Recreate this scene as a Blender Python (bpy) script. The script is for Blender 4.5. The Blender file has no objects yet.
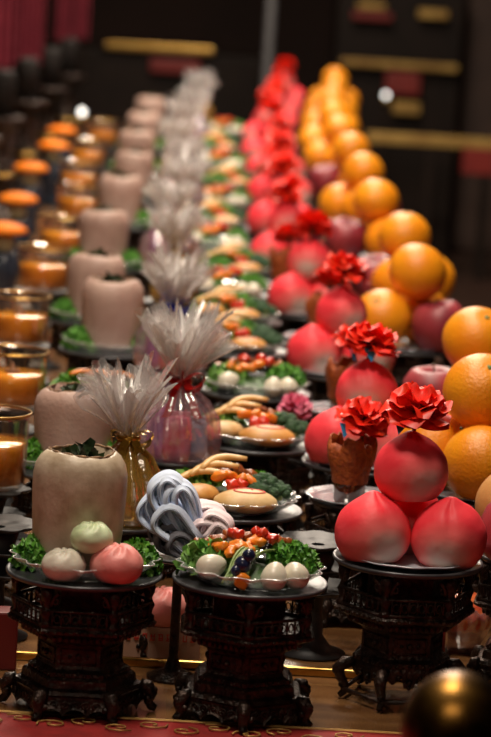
import bpy, bmesh, math, random
from mathutils import Vector, Matrix, noise
PI = math.pi
R = math.radians
S = bpy.context.scene
COL = S.collection

# ---------------------------------------------------------------- camera
F = 2900.0                                   # focal length in pixels of the 491 px wide frame
ROLL, PITCH = R(3.5), math.atan(439 / F)
YAW = math.atan(62 / F * math.cos(PITCH))
EYE = Vector((0, 0, 1.0))                    # table top is z = 0
_fw = Vector((math.sin(YAW) * math.cos(PITCH), math.cos(YAW) * math.cos(PITCH), -math.sin(PITCH)))
_r0 = Vector((math.cos(YAW), -math.sin(YAW), 0))
_d0 = _fw.cross(_r0)
_right = math.cos(ROLL) * _r0 - math.sin(ROLL) * _d0
_down = math.sin(ROLL) * _r0 + math.cos(ROLL) * _d0
cam = bpy.data.cameras.new('camera')
cam.sensor_fit = 'HORIZONTAL'
cam.sensor_width = 36.0
cam.lens = 36.0 * F / 491.0
# Blender sensor fit AUTO/HORIZONTAL keeps the 491 px side as the sensor width
cam.clip_end = 100
cam.dof.use_dof = True
cam.dof.focus_distance = 3.85
cam.dof.aperture_fstop = cam.lens / 25.0
camo = bpy.data.objects.new('camera', cam)
COL.objects.link(camo)
camo.matrix_world = Matrix.Translation(EYE) @ Matrix((_right, -_down, -_fw)).transposed().to_4x4()
S.camera = camo

def _ray(px, py):
    return _fw + _right * ((px - 245.5) / F) + _down * ((py - 368.5) / F)
def onz(px, py, z):                          # where the line of sight meets the height z
    r = _ray(px, py)
    return EYE + r * ((z - EYE.z) / r.z)
def at(px, py, y):                           # where it meets the depth y
    r = _ray(px, py)
    return EYE + r * (y / r.y)

# ---------------------------------------------------------------- light
w = bpy.data.worlds.new('world')
S.world = w
w.use_nodes = True
w.node_tree.nodes['Background'].inputs[0].default_value = (1.0, 0.62, 0.42, 1)
w.node_tree.nodes['Background'].inputs[1].default_value = 0.009
S.view_settings.view_transform = 'Standard'
S.view_settings.look = 'None'
S.view_settings.gamma = 1
S.view_settings.exposure = 0.12
S.view_settings.use_curve_mapping = False

def area(name, loc, target, sx, sy, energy, col):
    l = bpy.data.lights.new(name, 'AREA')
    l.shape = 'RECTANGLE'; l.size = sx; l.size_y = sy
    l.energy = energy; l.color = col
    o = bpy.data.objects.new(name, l)
    o.location = loc
    o.rotation_euler = (Vector(target) - Vector(loc)).to_track_quat('-Z', 'Y').to_euler()
    COL.objects.link(o)
    return o
WARM = (1.0, 0.86, 0.70)
area('ceiling_lamp', (-0.25, 3.3, 2.8), (0.1, 3.9, 0), 0.6, 0.5, 44, WARM)
area('ceiling_lamp', (0.0, 5.0, 2.9), (0.1, 5.2, 0), 0.5, 0.6, 56, WARM)
area('ceiling_lamp', (0.1, 7.2, 2.9), (0.05, 7.2, 0), 0.7, 0.9, 85, WARM)
area('ceiling_lamp', (0.1, 10.2, 2.9), (0.05, 10.2, 0), 0.9, 1.6, 150, WARM)
area('ceiling_lamp', (0.2, 13.4, 2.9), (0.1, 13.2, 0), 0.9, 1.0, 100, WARM)
area('hall_fill', (-0.6, 0.6, 2.6), (0.1, 4.0, 0.1), 1.2, 0.6, 11, (1.0, 0.80, 0.62))  # added frontal fill for the front rows, not a lamp of the hall
area('hall_fill', (-1.6, 15.4, 3.0), (0, 17.4, 0.5), 0.6, 0.6, 7, (1.0, 0.7, 0.4))

# ---------------------------------------------------------------- materials
def _new(name):
    m = bpy.data.materials.new(name)
    m.use_nodes = True
    nt = m.node_tree
    return m, nt, nt.nodes, nt.links, nt.nodes['Principled BSDF']
def _c(c): return (c[0], c[1], c[2], 1)
def lin(h):                                   # '#rrggbb' to linear
    v = [int(h[i:i + 2], 16) / 255 for i in (1, 3, 5)]
    return tuple(x / 12.92 if x <= .04045 else ((x + .055) / 1.055) ** 2.4 for x in v)
def mat(name, a, b=None, rough=.5, metal=0, scale=40, detail=4, bump=0, bscale=None, lo=.35, hi=.65, spec=.5, sss=0, coat=0, stretch=None):
    m, nt, N, L, P = _new(name)
    P.inputs['Base Color'].default_value = _c(a)
    P.inputs['Roughness'].default_value = rough
    P.inputs['Metallic'].default_value = metal
    P.inputs['Specular IOR Level'].default_value = spec
    P.inputs['Coat Weight'].default_value = coat
    if sss:
        P.inputs['Subsurface Weight'].default_value = sss
        P.inputs['Subsurface Radius'].default_value = (.012, .006, .004)
        P.inputs['Subsurface Scale'].default_value = .5
    tc = N.new('ShaderNodeTexCoord')
    mp = N.new('ShaderNodeMapping')
    L.new(tc.outputs['Object'], mp.inputs['Vector'])
    if stretch: mp.inputs['Scale'].default_value = stretch
    if b is not None:
        t = N.new('ShaderNodeTexNoise'); t.inputs['Scale'].default_value = scale; t.inputs['Detail'].default_value = detail
        L.new(mp.outputs[0], t.inputs['Vector'])
        r = N.new('ShaderNodeValToRGB')
        r.color_ramp.elements[0].position = lo; r.color_ramp.elements[0].color = _c(a)
        r.color_ramp.elements[1].position = hi; r.color_ramp.elements[1].color = _c(b)
        L.new(t.outputs['Fac'], r.inputs['Fac']); L.new(r.outputs[0], P.inputs['Base Color'])
    if bump:
        t2 = N.new('ShaderNodeTexNoise'); t2.inputs['Scale'].default_value = bscale or scale; t2.inputs['Detail'].default_value = 5
        L.new(mp.outputs[0], t2.inputs['Vector'])
        bn = N.new('ShaderNodeBump'); bn.inputs['Strength'].default_value = bump; bn.inputs['Distance'].default_value = .004
        L.new(t2.outputs['Fac'], bn.inputs['Height']); L.new(bn.outputs[0], P.inputs['Normal'])
    return m
def leafmat(name, a, b, rough=.5):
    m, nt, N, L, P = _new(name)
    g = N.new('ShaderNodeNewGeometry')
    r = N.new('ShaderNodeValToRGB')
    r.color_ramp.elements[0].color = _c(a); r.color_ramp.elements[1].color = _c(b)
    L.new(g.outputs['Random Per Island'], r.inputs['Fac']); L.new(r.outputs[0], P.inputs['Base Color'])
    P.inputs['Roughness'].default_value = rough
    return m
def clear(name, tint=(1, 1, 1), see=.75, body=(.9, .9, .95), rough=.08, diffuse=.0, bump=0, bscale=60):
    """see-through film or glass: transparent, with a glossy coat that grows at grazing angles"""
    m, nt, N, L, P = _new(name)
    P.inputs['Base Color'].default_value = _c(body)
    P.inputs['Roughness'].default_value = rough
    P.inputs['Specular IOR Level'].default_value = .8
    tr = N.new('ShaderNodeBsdfTransparent'); tr.inputs[0].default_value = _c(tint)
    gl = N.new('ShaderNodeBsdfGlossy'); gl.inputs['Roughness'].default_value = rough
    lw = N.new('ShaderNodeLayerWeight'); lw.inputs['Blend'].default_value = .35
    m1 = N.new('ShaderNodeMixShader'); m1.inputs[0].default_value = diffuse
    L.new(gl.outputs[0], m1.inputs[1]); L.new(P.outputs[0], m1.inputs[2])
    mr = N.new('ShaderNodeMapRange')
    mr.inputs['To Min'].default_value = 1 - see; mr.inputs['To Max'].default_value = min(1, 1 - see + .5)
    L.new(lw.outputs['Facing'], mr.inputs['Value'])
    m2 = N.new('ShaderNodeMixShader')
    L.new(mr.outputs[0], m2.inputs[0]); L.new(tr.outputs[0], m2.inputs[1]); L.new(m1.outputs[0], m2.inputs[2])
    L.new(m2.outputs[0], N['Material Output'].inputs['Surface'])
    if bump:
        t2 = N.new('ShaderNodeTexNoise'); t2.inputs['Scale'].default_value = bscale
        tc = N.new('ShaderNodeTexCoord'); L.new(tc.outputs['Object'], t2.inputs['Vector'])
        bn = N.new('ShaderNodeBump'); bn.inputs['Strength'].default_value = bump; bn.inputs['Distance'].default_value = .004
        L.new(t2.outputs['Fac'], bn.inputs['Height'])
        for n in (P, gl): L.new(bn.outputs[0], n.inputs['Normal'])
    return m
def glow(name, col, s):
    m, nt, N, L, P = _new(name)
    P.inputs['Base Color'].default_value = _c(col)
    P.inputs['Emission Color'].default_value = _c(col); P.inputs['Emission Strength'].default_value = s
    return m
def bun_dye():
    """white steamed dough sprayed with red dye from the tip down; the dye leaves a bare patch on one side"""
    m, nt, N, L, P = _new('peach_bun_dough')
    tc = N.new('ShaderNodeTexCoord'); sp = N.new('ShaderNodeSeparateXYZ'); L.new(tc.outputs['Object'], sp.inputs[0])
    t = N.new('ShaderNodeTexNoise'); t.inputs['Scale'].default_value = 26; t.inputs['Detail'].default_value = 3
    L.new(tc.outputs['Object'], t.inputs['Vector'])
    def M(op, a, b):
        n = N.new('ShaderNodeMath'); n.operation = op
        for i, v in enumerate((a, b)):
            if isinstance(v, (int, float)): n.inputs[i].default_value = v
            else: L.new(v, n.inputs[i])
        return n.outputs[0]
    zz = M('MULTIPLY', sp.outputs['Z'], 11.0)
    d = N.new('ShaderNodeVectorMath'); d.operation = 'DISTANCE'
    L.new(tc.outputs['Object'], d.inputs[0]); d.inputs[1].default_value = (0.012, -0.046, -0.012)
    patch = M('MINIMUM', M('MULTIPLY', d.outputs['Value'], 17.0), 1.0)
    v = M('ADD', M('ADD', zz, .72), M('MULTIPLY', M('SUBTRACT', t.outputs['Fac'], .5), .55))
    v = M('ADD', M('MULTIPLY', v, .6), M('MULTIPLY', M('SUBTRACT', patch, .55), .95))
    r = N.new('ShaderNodeValToRGB')
    e = r.color_ramp.elements
    e[0].position = .0; e[0].color = _c((.62, .48, .42)); e[1].position = .9; e[1].color = _c((.95, .050, .070))
    k = e.new(.4); k.color = _c((.86, .18, .17))
    L.new(v, r.inputs['Fac']); L.new(r.outputs[0], P.inputs['Base Color'])
    P.inputs['Roughness'].default_value = .5; P.inputs['Specular IOR Level'].default_value = .28
    P.inputs['Subsurface Weight'].default_value = .12
    P.inputs['Subsurface Radius'].default_value = (.02, .006, .004); P.inputs['Subsurface Scale'].default_value = .4
    bn = N.new('ShaderNodeBump'); bn.inputs['Strength'].default_value = .25; bn.inputs['Distance'].default_value = .004
    t2 = N.new('ShaderNodeTexNoise'); t2.inputs['Scale'].default_value = 60; L.new(tc.outputs['Object'], t2.inputs['Vector'])
    L.new(t2.outputs['Fac'], bn.inputs['Height']); L.new(bn.outputs[0], P.inputs['Normal'])
    return m

m_bronze = mat('bronze', (.010, .0075, .006), (.062, .036, .026), rough=.28, metal=.6, scale=70, bump=.9, bscale=160, spec=.6)
m_bronze_flat = mat('bronze_plate', (.06, .062, .07), (.09, .092, .10), rough=.34, metal=.4, scale=30, bump=.06, bscale=60)
m_pewter = mat('pewter', (.03, .029, .031), (.05, .048, .048), rough=.5, metal=.5, scale=30, bump=.1)
m_gold = mat('gilt', (.72, .46, .14), (.5, .27, .06), rough=.28, metal=1, scale=30)
m_goldpaint = mat('gold_paint', (.55, .34, .09), (.36, .2, .05), rough=.45, metal=.4, scale=12)
m_brass = mat('dark_brass', (.05, .022, .008), (.40, .20, .04), rough=.32, metal=1, scale=16, lo=.45, hi=.7, bump=.2, bscale=30)  # the gold tone paints in the highlight on the dark ball
m_plastic = clear('plastic_plate', see=.25, body=(.26, .28, .32), rough=.22, diffuse=.8)
m_glass = clear('clear_glass', see=.80, rough=.06, body=(.75, .8, .82), diffuse=.25)
m_cello = clear('cellophane', tint=(1, .98, .97), see=.68, body=(.92, .88, .87), rough=.12, diffuse=.6, bump=.5, bscale=70)
m_strip = clear('strips_and_rim_glint', tint=(1, .98, .97), see=.20, body=(1, .97, .95), rough=.24, diffuse=.65, bump=.5, bscale=90)
m_celloclear = clear('cellophane_clear', tint=(1, .93, .95), see=.66, body=(.9, .6, .66), rough=.16, diffuse=.3, bump=.8, bscale=50)
m_foil = clear('gold_film', tint=(1, .75, .3), see=.25, body=(.55, .32, .06), rough=.18, diffuse=.6, bump=.8, bscale=45)
m_melon = mat('melon_rind', (.40, .30, .20), (.60, .49, .36), rough=.45, scale=34, bump=.14, bscale=190, detail=9)
m_melonblush = mat('melon_rind_blush', (.40, .245, .20), (.50, .34, .28), rough=.5, scale=18, bump=.3, bscale=160, detail=8)
m_rim = mat('cut_edge', (.10, .045, .02), (.36, .2, .09), rough=.7, scale=120, bump=.5)
m_darkleaf = leafmat('dark_leaf', (.008, .02, .008), (.04, .07, .02), .4)
m_parsley = leafmat('parsley', (.03, .16, .015), (.15, .40, .04), .5)
m_lettuce = leafmat('lettuce', (.06, .22, .03), (.26, .48, .10), .45)
m_bed = mat('leaf_bed', (.02, .05, .012), (.05, .12, .03), rough=.5, scale=60, bump=.8)
m_broc = mat('broccoli_florets', (.008, .035, .012), (.03, .10, .03), rough=.7, scale=130, bump=1.0, bscale=220)
m_stalk = mat('pale_stalk', (.30, .42, .14), (.42, .5, .2), rough=.5)
m_orange = mat('orange_peel', (.88, .27, .006), (.92, .34, .010), rough=.36, scale=12, bump=.35, bscale=230, spec=.5, sss=.05)
m_tan = mat('tan_fruit', (.62, .30, .09), (.70, .40, .15), rough=.45, scale=20, bump=.2, bscale=150)
m_apple = mat('apple_skin', (.20, .012, .025), (.36, .045, .055), rough=.45, scale=22, stretch=(1, 1, .25), sss=.03)
m_stem = mat('woody_stem', (.08, .045, .02), rough=.7)
m_green = mat('stem_button', (.12, .2, .05), rough=.6)
m_dough = bun_dye()
m_white = mat('white_dough', (.64, .58, .47), (.72, .66, .55), rough=.45, scale=25, bump=.25, bscale=70, sss=.1)
m_greenbun = mat('pale_green_dough', (.52, .62, .34), (.62, .70, .46), rough=.45, scale=25, bump=.25, bscale=70, sss=.1)
m_pinkbun = mat('pink_dough', (.78, .22, .20), (.84, .34, .30), rough=.45, scale=25, bump=.25, bscale=70, sss=.1)
m_egg = mat('egg_white', (.66, .60, .47), (.74, .68, .56), rough=.35, scale=20, bump=.1, bscale=70, sss=.1)
m_bread = mat('bread_crust', (.62, .36, .13), (.78, .56, .28), rough=.5, scale=30, bump=.2, bscale=80)
m_bread2 = mat('golden_crust', (.52, .22, .045), (.66, .34, .09), rough=.45, scale=30, bump=.2, bscale=80)
m_icing = mat('red_icing', (.65, .03, .02), rough=.4)
m_carrot = mat('carrot', (.80, .19, .012), (.86, .28, .02), rough=.35, scale=60, bump=.2)
m_corn = mat('tan_strip', (.70, .38, .11), (.78, .5, .2), rough=.4, scale=60, bump=.2)
m_pepper = mat('red_pepper', (.55, .02, .01), (.7, .06, .02), rough=.25, scale=40)
m_brown = mat('braised_chunk', (.24, .05, .012), (.45, .13, .03), rough=.32, scale=60, bump=.6)
m_berry = mat('dark_berry', (.008, .010, .03), (.02, .025, .07), rough=.2, scale=50)
m_noodle = mat('green_strip', (.16, .26, .07), (.34, .42, .16), rough=.35, scale=60)
m_rose = mat('red_silk', (.88, .014, .006), (.95, .05, .015), rough=.42, scale=50, bump=.15)
m_pinksilk = mat('pink_silk', (.60, .06, .16), (.75, .2, .3), rough=.5, scale=50)
m_tag = mat('blue_tag', (.02, .25, .55), rough=.4)
m_crepe = mat('rust_crepe', (.28, .045, .008), (.46, .10, .014), rough=.6, scale=120, bump=.9, bscale=150)
m_amberglass = clear('amber_glass', tint=(.8, .35, .2), see=.4, body=(.25, .06, .02), rough=.08, diffuse=.5)
m_oil = mat('amber_oil', (.90, .38, .03), (.82, .28, .018), rough=.12, scale=30, coat=.6)
m_wick = mat('wick_float', (.2, .08, .03), rough=.6)
m_bluetowel = mat('blue_towel', (.64, .74, .95), (.70, .80, .97), rough=.9, scale=90, bump=.12, bscale=400)
m_pinktowel = mat('pink_towel', (.92, .74, .78), (.94, .80, .83), rough=.9, scale=90, bump=.12, bscale=400)
m_shadetowel = mat('shaded_blue_towel', (.13, .13, .15), (.18, .18, .21), rough=.9, scale=90, bump=.4, bscale=400)  # shadowed folds of the blue towel, with the shade put into the colour
m_redrib = mat('red_ribbon', (.5, .012, .01), rough=.25, bump=.3, scale=60)
m_bluerib = mat('blue_ribbon', (.012, .03, .5), rough=.2, bump=.3, scale=60)
m_goldrib = mat('gold_ribbon', (.62, .36, .05), rough=.25, metal=.7, bump=.3, scale=60)
m_purple = mat('purple_packet', (.35, .09, .42), (.75, .25, .5), rough=.25, scale=50, bump=.5)
m_pinkpkt = mat('pink_packet', (.80, .06, .13), (.85, .3, .45), rough=.25, scale=50, bump=.5)
m_bluepkt = mat('pale_blue_packet', (.35, .5, .75), (.65, .65, .75), rough=.25, scale=50, bump=.5)
m_table = mat('amber_lacquer', (.12, .050, .018), (.23, .110, .040), rough=.22, scale=9, stretch=(.5, 3, 1), coat=.4)
m_cloth = mat('red_brocade', (.22, .006, .005), (.32, .010, .008), rough=.75, scale=30, bump=.3, bscale=200)
m_wood = mat('dark_lacquer', (.010, .005, .003), (.016, .008, .005), rough=.5, scale=6, spec=.2)
m_blackwax = mat('black_wax', (.012, .009, .008), rough=.7, spec=.2)
m_brownwood = mat('brown_column', (.05, .025, .017), (.065, .032, .021), rough=.6, scale=6)
m_redlac = mat('red_lacquer', (.19, .012, .010), (.25, .018, .012), rough=.45, scale=8)
m_curtain = mat('crimson_curtain', (.22, .016, .035), (.30, .028, .05), rough=.85, scale=12, bump=.2)
m_floor = mat('floor_tile', (.03, .014, .009), (.05, .022, .014), rough=.5, scale=3)
m_wall = mat('dark_wall', (.018, .008, .006), (.026, .011, .008), rough=.9, scale=2)
m_darkblue = mat('dark_blue_glaze', (.018, .024, .04), (.03, .04, .06), rough=.25, scale=20)
m_cream = mat('cream_glaze', (.26, .21, .11), (.36, .3, .17), rough=.35, scale=30)
m_orangecap = mat('orange_glaze', (.82, .17, .004), (.88, .24, .008), rough=.6, spec=.2, scale=20)
m_carton = mat('pale_pink_carton', (.42, .25, .17), (.5, .3, .22), rough=.6, scale=14)
m_redink = mat('red_ink', (.55, .03, .02), rough=.6)
m_redbox = mat('red_box', (.13, .006, .005), rough=.5)
m_jelly = mat('red_jelly', (.5, .05, .03), (.62, .18, .05), rough=.25, scale=160)
m_grey = mat('grey_post', (.09, .085, .09), rough=.5)
m_glint = glow('white_glint', (1, .96, .9), 3)  # emission stands in for bright reflected glints
m_flame = glow('candle_flame', (1, .32, .03), 1.6)

# ---------------------------------------------------------------- mesh helpers
I4 = Matrix.Identity(4)
def T(x=0, y=0, z=0, rx=0, ry=0, rz=0, s=1, sc=None):
    m = Matrix.Translation((x, y, z)) @ Matrix.Rotation(rz, 4, 'Z') @ Matrix.Rotation(ry, 4, 'Y') @ Matrix.Rotation(rx, 4, 'X')
    sc = sc or (s, s, s)
    return m @ Matrix.Diagonal((sc[0], sc[1], sc[2], 1))
class MB:
    def __init__(s): s.v = []; s.f = []; s.sm = []; s.mi = []; s.k = 0
    def _add(s, vs, fs, M, smooth):
        o = len(s.v)
        s.v += [tuple(M @ Vector(p)) for p in vs]
        s.f += [tuple(i + o for i in f) for f in fs]
        s.sm += [smooth] * len(fs); s.mi += [s.k] * len(fs)
        return s
    def lathe(s, prof, n=28, M=I4, smooth=True, fn=None, rot=0):
        vs, fs = [], []
        for (r, z) in prof:
            for i in range(n):
                a = rot + 2 * PI * i / n
                rr, zz = (r, z) if fn is None else fn(r, z, a)
                vs.append((rr * math.cos(a), rr * math.sin(a), zz))
        for j in range(len(prof) - 1):
            for i in range(n):
                k = (i + 1) % n
                fs.append((j * n + i, j * n + k, (j + 1) * n + k, (j + 1) * n + i))
        return s._add(vs, fs, M, smooth)
    def box(s, x, y, z, sx, sy, sz, M=I4, bevel=.0):
        hx, hy, hz = sx / 2, sy / 2, sz / 2
        b = min(bevel, hx * .9, hy * .9, hz * .9)
        if b <= 0:
            vs = [(x + a * hx, y + c * hy, z + d * hz) for d in (-1, 1) for c in (-1, 1) for a in (-1, 1)]
            return s._add(vs, [(0, 2, 3, 1), (4, 5, 7, 6), (0, 1, 5, 4), (2, 6, 7, 3), (0, 4, 6, 2), (1, 3, 7, 5)], M, False)
        bm = bmesh.new(); bmesh.ops.create_cube(bm, size=1)
        bmesh.ops.scale(bm, vec=(sx, sy, sz), verts=bm.verts)
        bmesh.ops.bevel(bm, geom=bm.edges[:], offset=b, segments=2, affect='EDGES', profile=.5)
        bm.verts.index_update()
        vs = [(v.co.x + x, v.co.y + y, v.co.z + z) for v in bm.verts]
        fs = [tuple(v.index for v in f.verts) for f in bm.faces]
        bm.free()
        return s._add(vs, fs, M, False)
    def tube(s, pts, rad, n=8, M=I4, flat=1.0, closed=False):
        pts = [Vector(p) for p in pts]
        if not isinstance(rad, (list, tuple)): rad = [rad] * len(pts)
        vs, fs = [], []
        up = Vector((0, 0, 1))
        prev = None
        for i, p in enumerate(pts):
            a = pts[max(i - 1, 0)]; b = pts[min(i + 1, len(pts) - 1)]
            if closed: a = pts[i - 1]; b = pts[(i + 1) % len(pts)]
            t = (b - a).normalized() if (b - a).length > 1e-9 else Vector((0, 0, 1))
            if prev is None:
                ref = up if abs(t.z) < .9 else Vector((1, 0, 0))
                u = t.cross(ref).normalized()
            else:
                u = (prev - t * prev.dot(t))
                u = u.normalized() if u.length > 1e-6 else t.cross(up).normalized()
            prev = u; vv = t.cross(u)
            for k in range(n):
                an = 2 * PI * k / n
                vs.append(tuple(p + rad[i] * (math.cos(an) * u + flat * math.sin(an) * vv)))
        m = len(pts)
        for j in range(m if closed else m - 1):
            for k in range(n):
                l = (k + 1) % n; jj = (j + 1) % m
                fs.append((j * n + k, j * n + l, jj * n + l, jj * n + k))
        if not closed:
            fs.append(tuple(range(n - 1, -1, -1))); fs.append(tuple((m - 1) * n + k for k in range(n)))
        return s._add(vs, fs, M, True)
    def grid(s, nu, nv, fn, M=I4, smooth=True):
        vs = [fn(i / (nu - 1), j / (nv - 1)) for j in range(nv) for i in range(nu)]
        fs = [(j * nu + i, j * nu + i + 1, (j + 1) * nu + i + 1, (j + 1) * nu + i) for j in range(nv - 1) for i in range(nu - 1)]
        return s._add(vs, fs, M, smooth)
    def ball(s, r=1, nu=24, nv=16, M=I4, fn=None):
        vs, fs = [(0, 0, r)], []
        for j in range(1, nv):
            th = PI * j / nv
            for i in range(nu):
                ph = 2 * PI * i / nu
                vs.append((r * math.sin(th) * math.cos(ph), r * math.sin(th) * math.sin(ph), r * math.cos(th)))
        vs.append((0, 0, -r))
        if fn: vs = [fn(Vector(p)) for p in vs]
        for i in range(nu): fs.append((0, 1 + i, 1 + (i + 1) % nu))
        for j in range(nv - 2):
            for i in range(nu):
                a = 1 + j * nu + i; b = 1 + j * nu + (i + 1) % nu
                fs.append((a, a + nu, b + nu, b))
        o = 1 + (nv - 2) * nu; e = len(vs) - 1
        for i in range(nu): fs.append((o + i, e, o + (i + 1) % nu))
        return s._add(vs, fs, M, True)
    def mesh(s, name, *mats):
        me = bpy.data.meshes.new(name)
        me.from_pydata(s.v, [], s.f)
        bm = bmesh.new(); bm.from_mesh(me)
        bmesh.ops.remove_doubles(bm, verts=bm.verts, dist=1e-6)
        bm.to_mesh(me); bm.free()
        if len(me.polygons) == len(s.f):
            me.polygons.foreach_set('use_smooth', s.sm); me.polygons.foreach_set('material_index', s.mi)
        else:
            me.polygons.foreach_set('use_smooth', [all(s.sm)] * len(me.polygons) if all(s.sm) else [False] * len(me.polygons))
        for m in mats: me.materials.append(m)
        me.update()
        return me

def obj(name, me, parent=None, loc=(0, 0, 0), rot=(0, 0, 0), sc=(1, 1, 1), label=None):
    o = bpy.data.objects.new(name, me)
    COL.objects.link(o)
    o.location = loc; o.rotation_euler = rot
    o.scale = sc if isinstance(sc, (tuple, list)) else (sc, sc, sc)
    if parent is not None: o.parent = parent
    if label: o['label'] = label
    return o
def tag(o, label, cat, group=None, kind=None):
    o['label'] = label; o['category'] = cat
    if group: o['group'] = group
    if kind: o['kind'] = kind
    return o
def struct(name, me):
    o = obj(name, me); o['kind'] = 'structure'; return o
def place(name, parts, label, cat, loc, rot=(0, 0, 0), sc=1, group=None):
    """a thing: an Empty at its base with parts (name, mesh[, matrix[, label[, subparts]]]); a lone mesh if parts is a mesh"""
    if isinstance(parts, bpy.types.Mesh):
        o = obj(name, parts, None, loc, rot, sc)
    else:
        o = obj(name, None, None, loc, rot, sc)
        def put(ps, par):
            for p in ps:
                c = obj(p[0], p[1], par)
                if len(p) > 2 and p[2] is not None: c.matrix_basis = p[2]
                if len(p) > 3 and p[3]: c['label'] = p[3]
                if len(p) > 4: put(p[4], c)
        put(parts, o)
    return tag(o, label, cat, group)
ORD = ['first', 'second', 'third', 'fourth', 'fifth', 'sixth', 'seventh', 'eighth', 'ninth', 'tenth', 'eleventh', 'twelfth',
       'thirteenth', 'fourteenth', 'fifteenth', 'sixteenth', 'seventeenth', 'eighteenth', 'nineteenth', 'twentieth']

# ---------------------------------------------------------------- the hall
def slab(name, x0, x1, y0, y1, z0, z1, m):
    b = MB(); b.box((x0 + x1) / 2, (y0 + y1) / 2, (z0 + z1) / 2, x1 - x0, y1 - y0, z1 - z0)
    return struct(name, b.mesh(name, m))
FZ = -0.85
slab('floor', -4, 4.5, -1.5, 19.2, FZ - .1, FZ, m_floor)
slab('ceiling', -4, 4.5, -1.5, 19.2, 3.3, 3.4, m_wall)
slab('wall_back', -4, 4.5, 19.0, 19.2, FZ, 3.3, m_wall)
slab('wall_front', -4, 4.5, -1.7, -1.5, FZ, 3.3, m_wall)
slab('wall_left', -4.2, -4, -1.7, 19.2, FZ, 3.3, m_wall)
slab('wall_right', 4.5, 4.7, -1.7, 19.2, FZ, 3.3, m_wall)

# the altar table
TX0, TX1, TY0, TY1 = -1.05, .605, 2.45, 10.05
b = MB(); b.box((TX0 + TX1) / 2, (TY0 + TY1) / 2, -.03, TX1 - TX0, TY1 - TY0, .06, bevel=.006)
top = b.mesh('table_top', m_table)
b = MB(); b.box(0, 0, -.20, TX1 - TX0 - .1, TY1 - TY0 - .1, .28, M=T((TX0 + TX1) / 2, (TY0 + TY1) / 2, 0))
apron = b.mesh('apron', m_redlac)
legs = []
for ty in (TY0 + .12, 5.0, 7.5, TY1 - .12):
    for tx in (TX0 + .12, TX1 - .12):
        q = MB(); q.box(tx, ty, (FZ - .34) / 2, .1, .1, -.34 - FZ, bevel=.01); legs.append(('leg', q.mesh('leg', m_wood)))
place('altar_table', [('table_top', top), ('apron', apron)] + legs, 'long amber lacquered altar table holding all the rows of offerings', 'table', (0, 0, 0))
b = MB(); b.box(-.15, 12.33, -.03, 1.80, 4.54, .06, bevel=.006)
ft = b.mesh('table_top', m_wood); legs = []
b = MB(); b.box(-.15, 12.33, -.20, 1.70, 4.44, .28); fa = b.mesh('apron', m_wood)
for ty in (10.2, 12.3, 14.5):
    for tx in (-.95, .65):
        q = MB(); q.box(tx, ty, (FZ - .34) / 2, .1, .1, -.34 - FZ, bevel=.01); legs.append(('leg', q.mesh('leg', m_wood)))
place('altar_table', [('table_top', ft), ('apron', fa)] + legs, 'dark lacquered table at the far end continuing the rows of offerings', 'table', (0, 0, 0))
# the red embroidered runner along the front edge
RY = 3.575
b = MB()
b.grid(60, 30, lambda u, v: (TX0 + .02 + u * (TX1 - TX0 - .04), TY0 + .02 + v * (RY - TY0 - .02), .0022 + .0012 * noise.noise(Vector((u * 30, v * 9, 0)))))
run = b.mesh('cloth', m_cloth)
b = MB()
rng = random.Random(5)
for i in range(38):                                  # gold embroidered scrolls
    cx = TX0 + .05 + i * .041; cy = RY - .035 - .02 * (i % 2)
    pts = [(cx + (.004 + .0016 * k) * math.cos(k * .7 + i), cy + (.004 + .0016 * k) * math.sin(k * .7 + i) * .8, .0048) for k in range(12)]
    b.tube(pts, .0012, 5)
for dy in (.008, .013):
    b.tube([(TX0 + .03 + k * .0935, RY - dy, .0045) for k in range(20) if TX0 + .03 + k * .0935 < TX1 - .03], .0009, 5)
place('table_runner', [('cloth', run), ('embroidery', b.mesh('embroidery', m_goldpaint), None, 'gold embroidered scrolls')],
      'red brocade cloth with gold scrolls along the front of the altar table', 'cloth', (0, 0, 0))

# ---------------------------------------------------------------- pedestal stands
def hexpt(r, a): return (r * math.cos(a), r * math.sin(a))
def sidepts(r, k, t, n=6):                          # point along side k of a hexagon of corner radius r
    a, c = hexpt(r, 2 * PI * k / n), hexpt(r, 2 * PI * (k + 1) / n)
    return (a[0] + (c[0] - a[0]) * t, a[1] + (c[1] - a[1]) * t)
def plate_mesh(r, m=m_bronze_flat, name='plate'):
    b = MB()
    b.lathe([(0, -.010), (r * .45, -.010), (r * .8, -.009), (r * .97, -.006), (r, -.003), (r * 1.0, -.0005), (r * .985, .0008), (r * .95, -.0006), (r * .86, -.0016), (r * .5, -.002), (0, -.002)], 48)
    return b.mesh(name, m)
def core_mesh():
    b = MB(); b.lathe([(0, .118), (.052, .118), (.052, .166), (.06, .17), (0, .1701)], 6, smooth=False, rot=0)
    return b.mesh('core', m_bronze)
def pillar_mesh():
    b = MB()
    b.lathe([(0, .121), (.0085, .121), (.0085, .126), (.005, .129), (.0065, .135), (.0085, .140), (.0055, .146), (.0045, .150), (.0075, .156), (.0085, .162), (.0085, .1699), (0, .1699)], 10)
    for s_ in (-1, 1):                               # scroll brackets under the plate
        pts = [(s_ * (.006 + .011 * t), 0, .166 - .018 * (1 - t) ** 2) for t in (0, .25, .5, .75, 1)]
        b.tube(pts, .0028, 6)
        b.tube([(s_ * (.012 + .004 * math.cos(k)), 0, .156 + .004 * math.sin(k)) for k in [j * .7 for j in range(10)]], .0016, 5, closed=False)
    return b.mesh('pillar', m_bronze)
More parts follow.
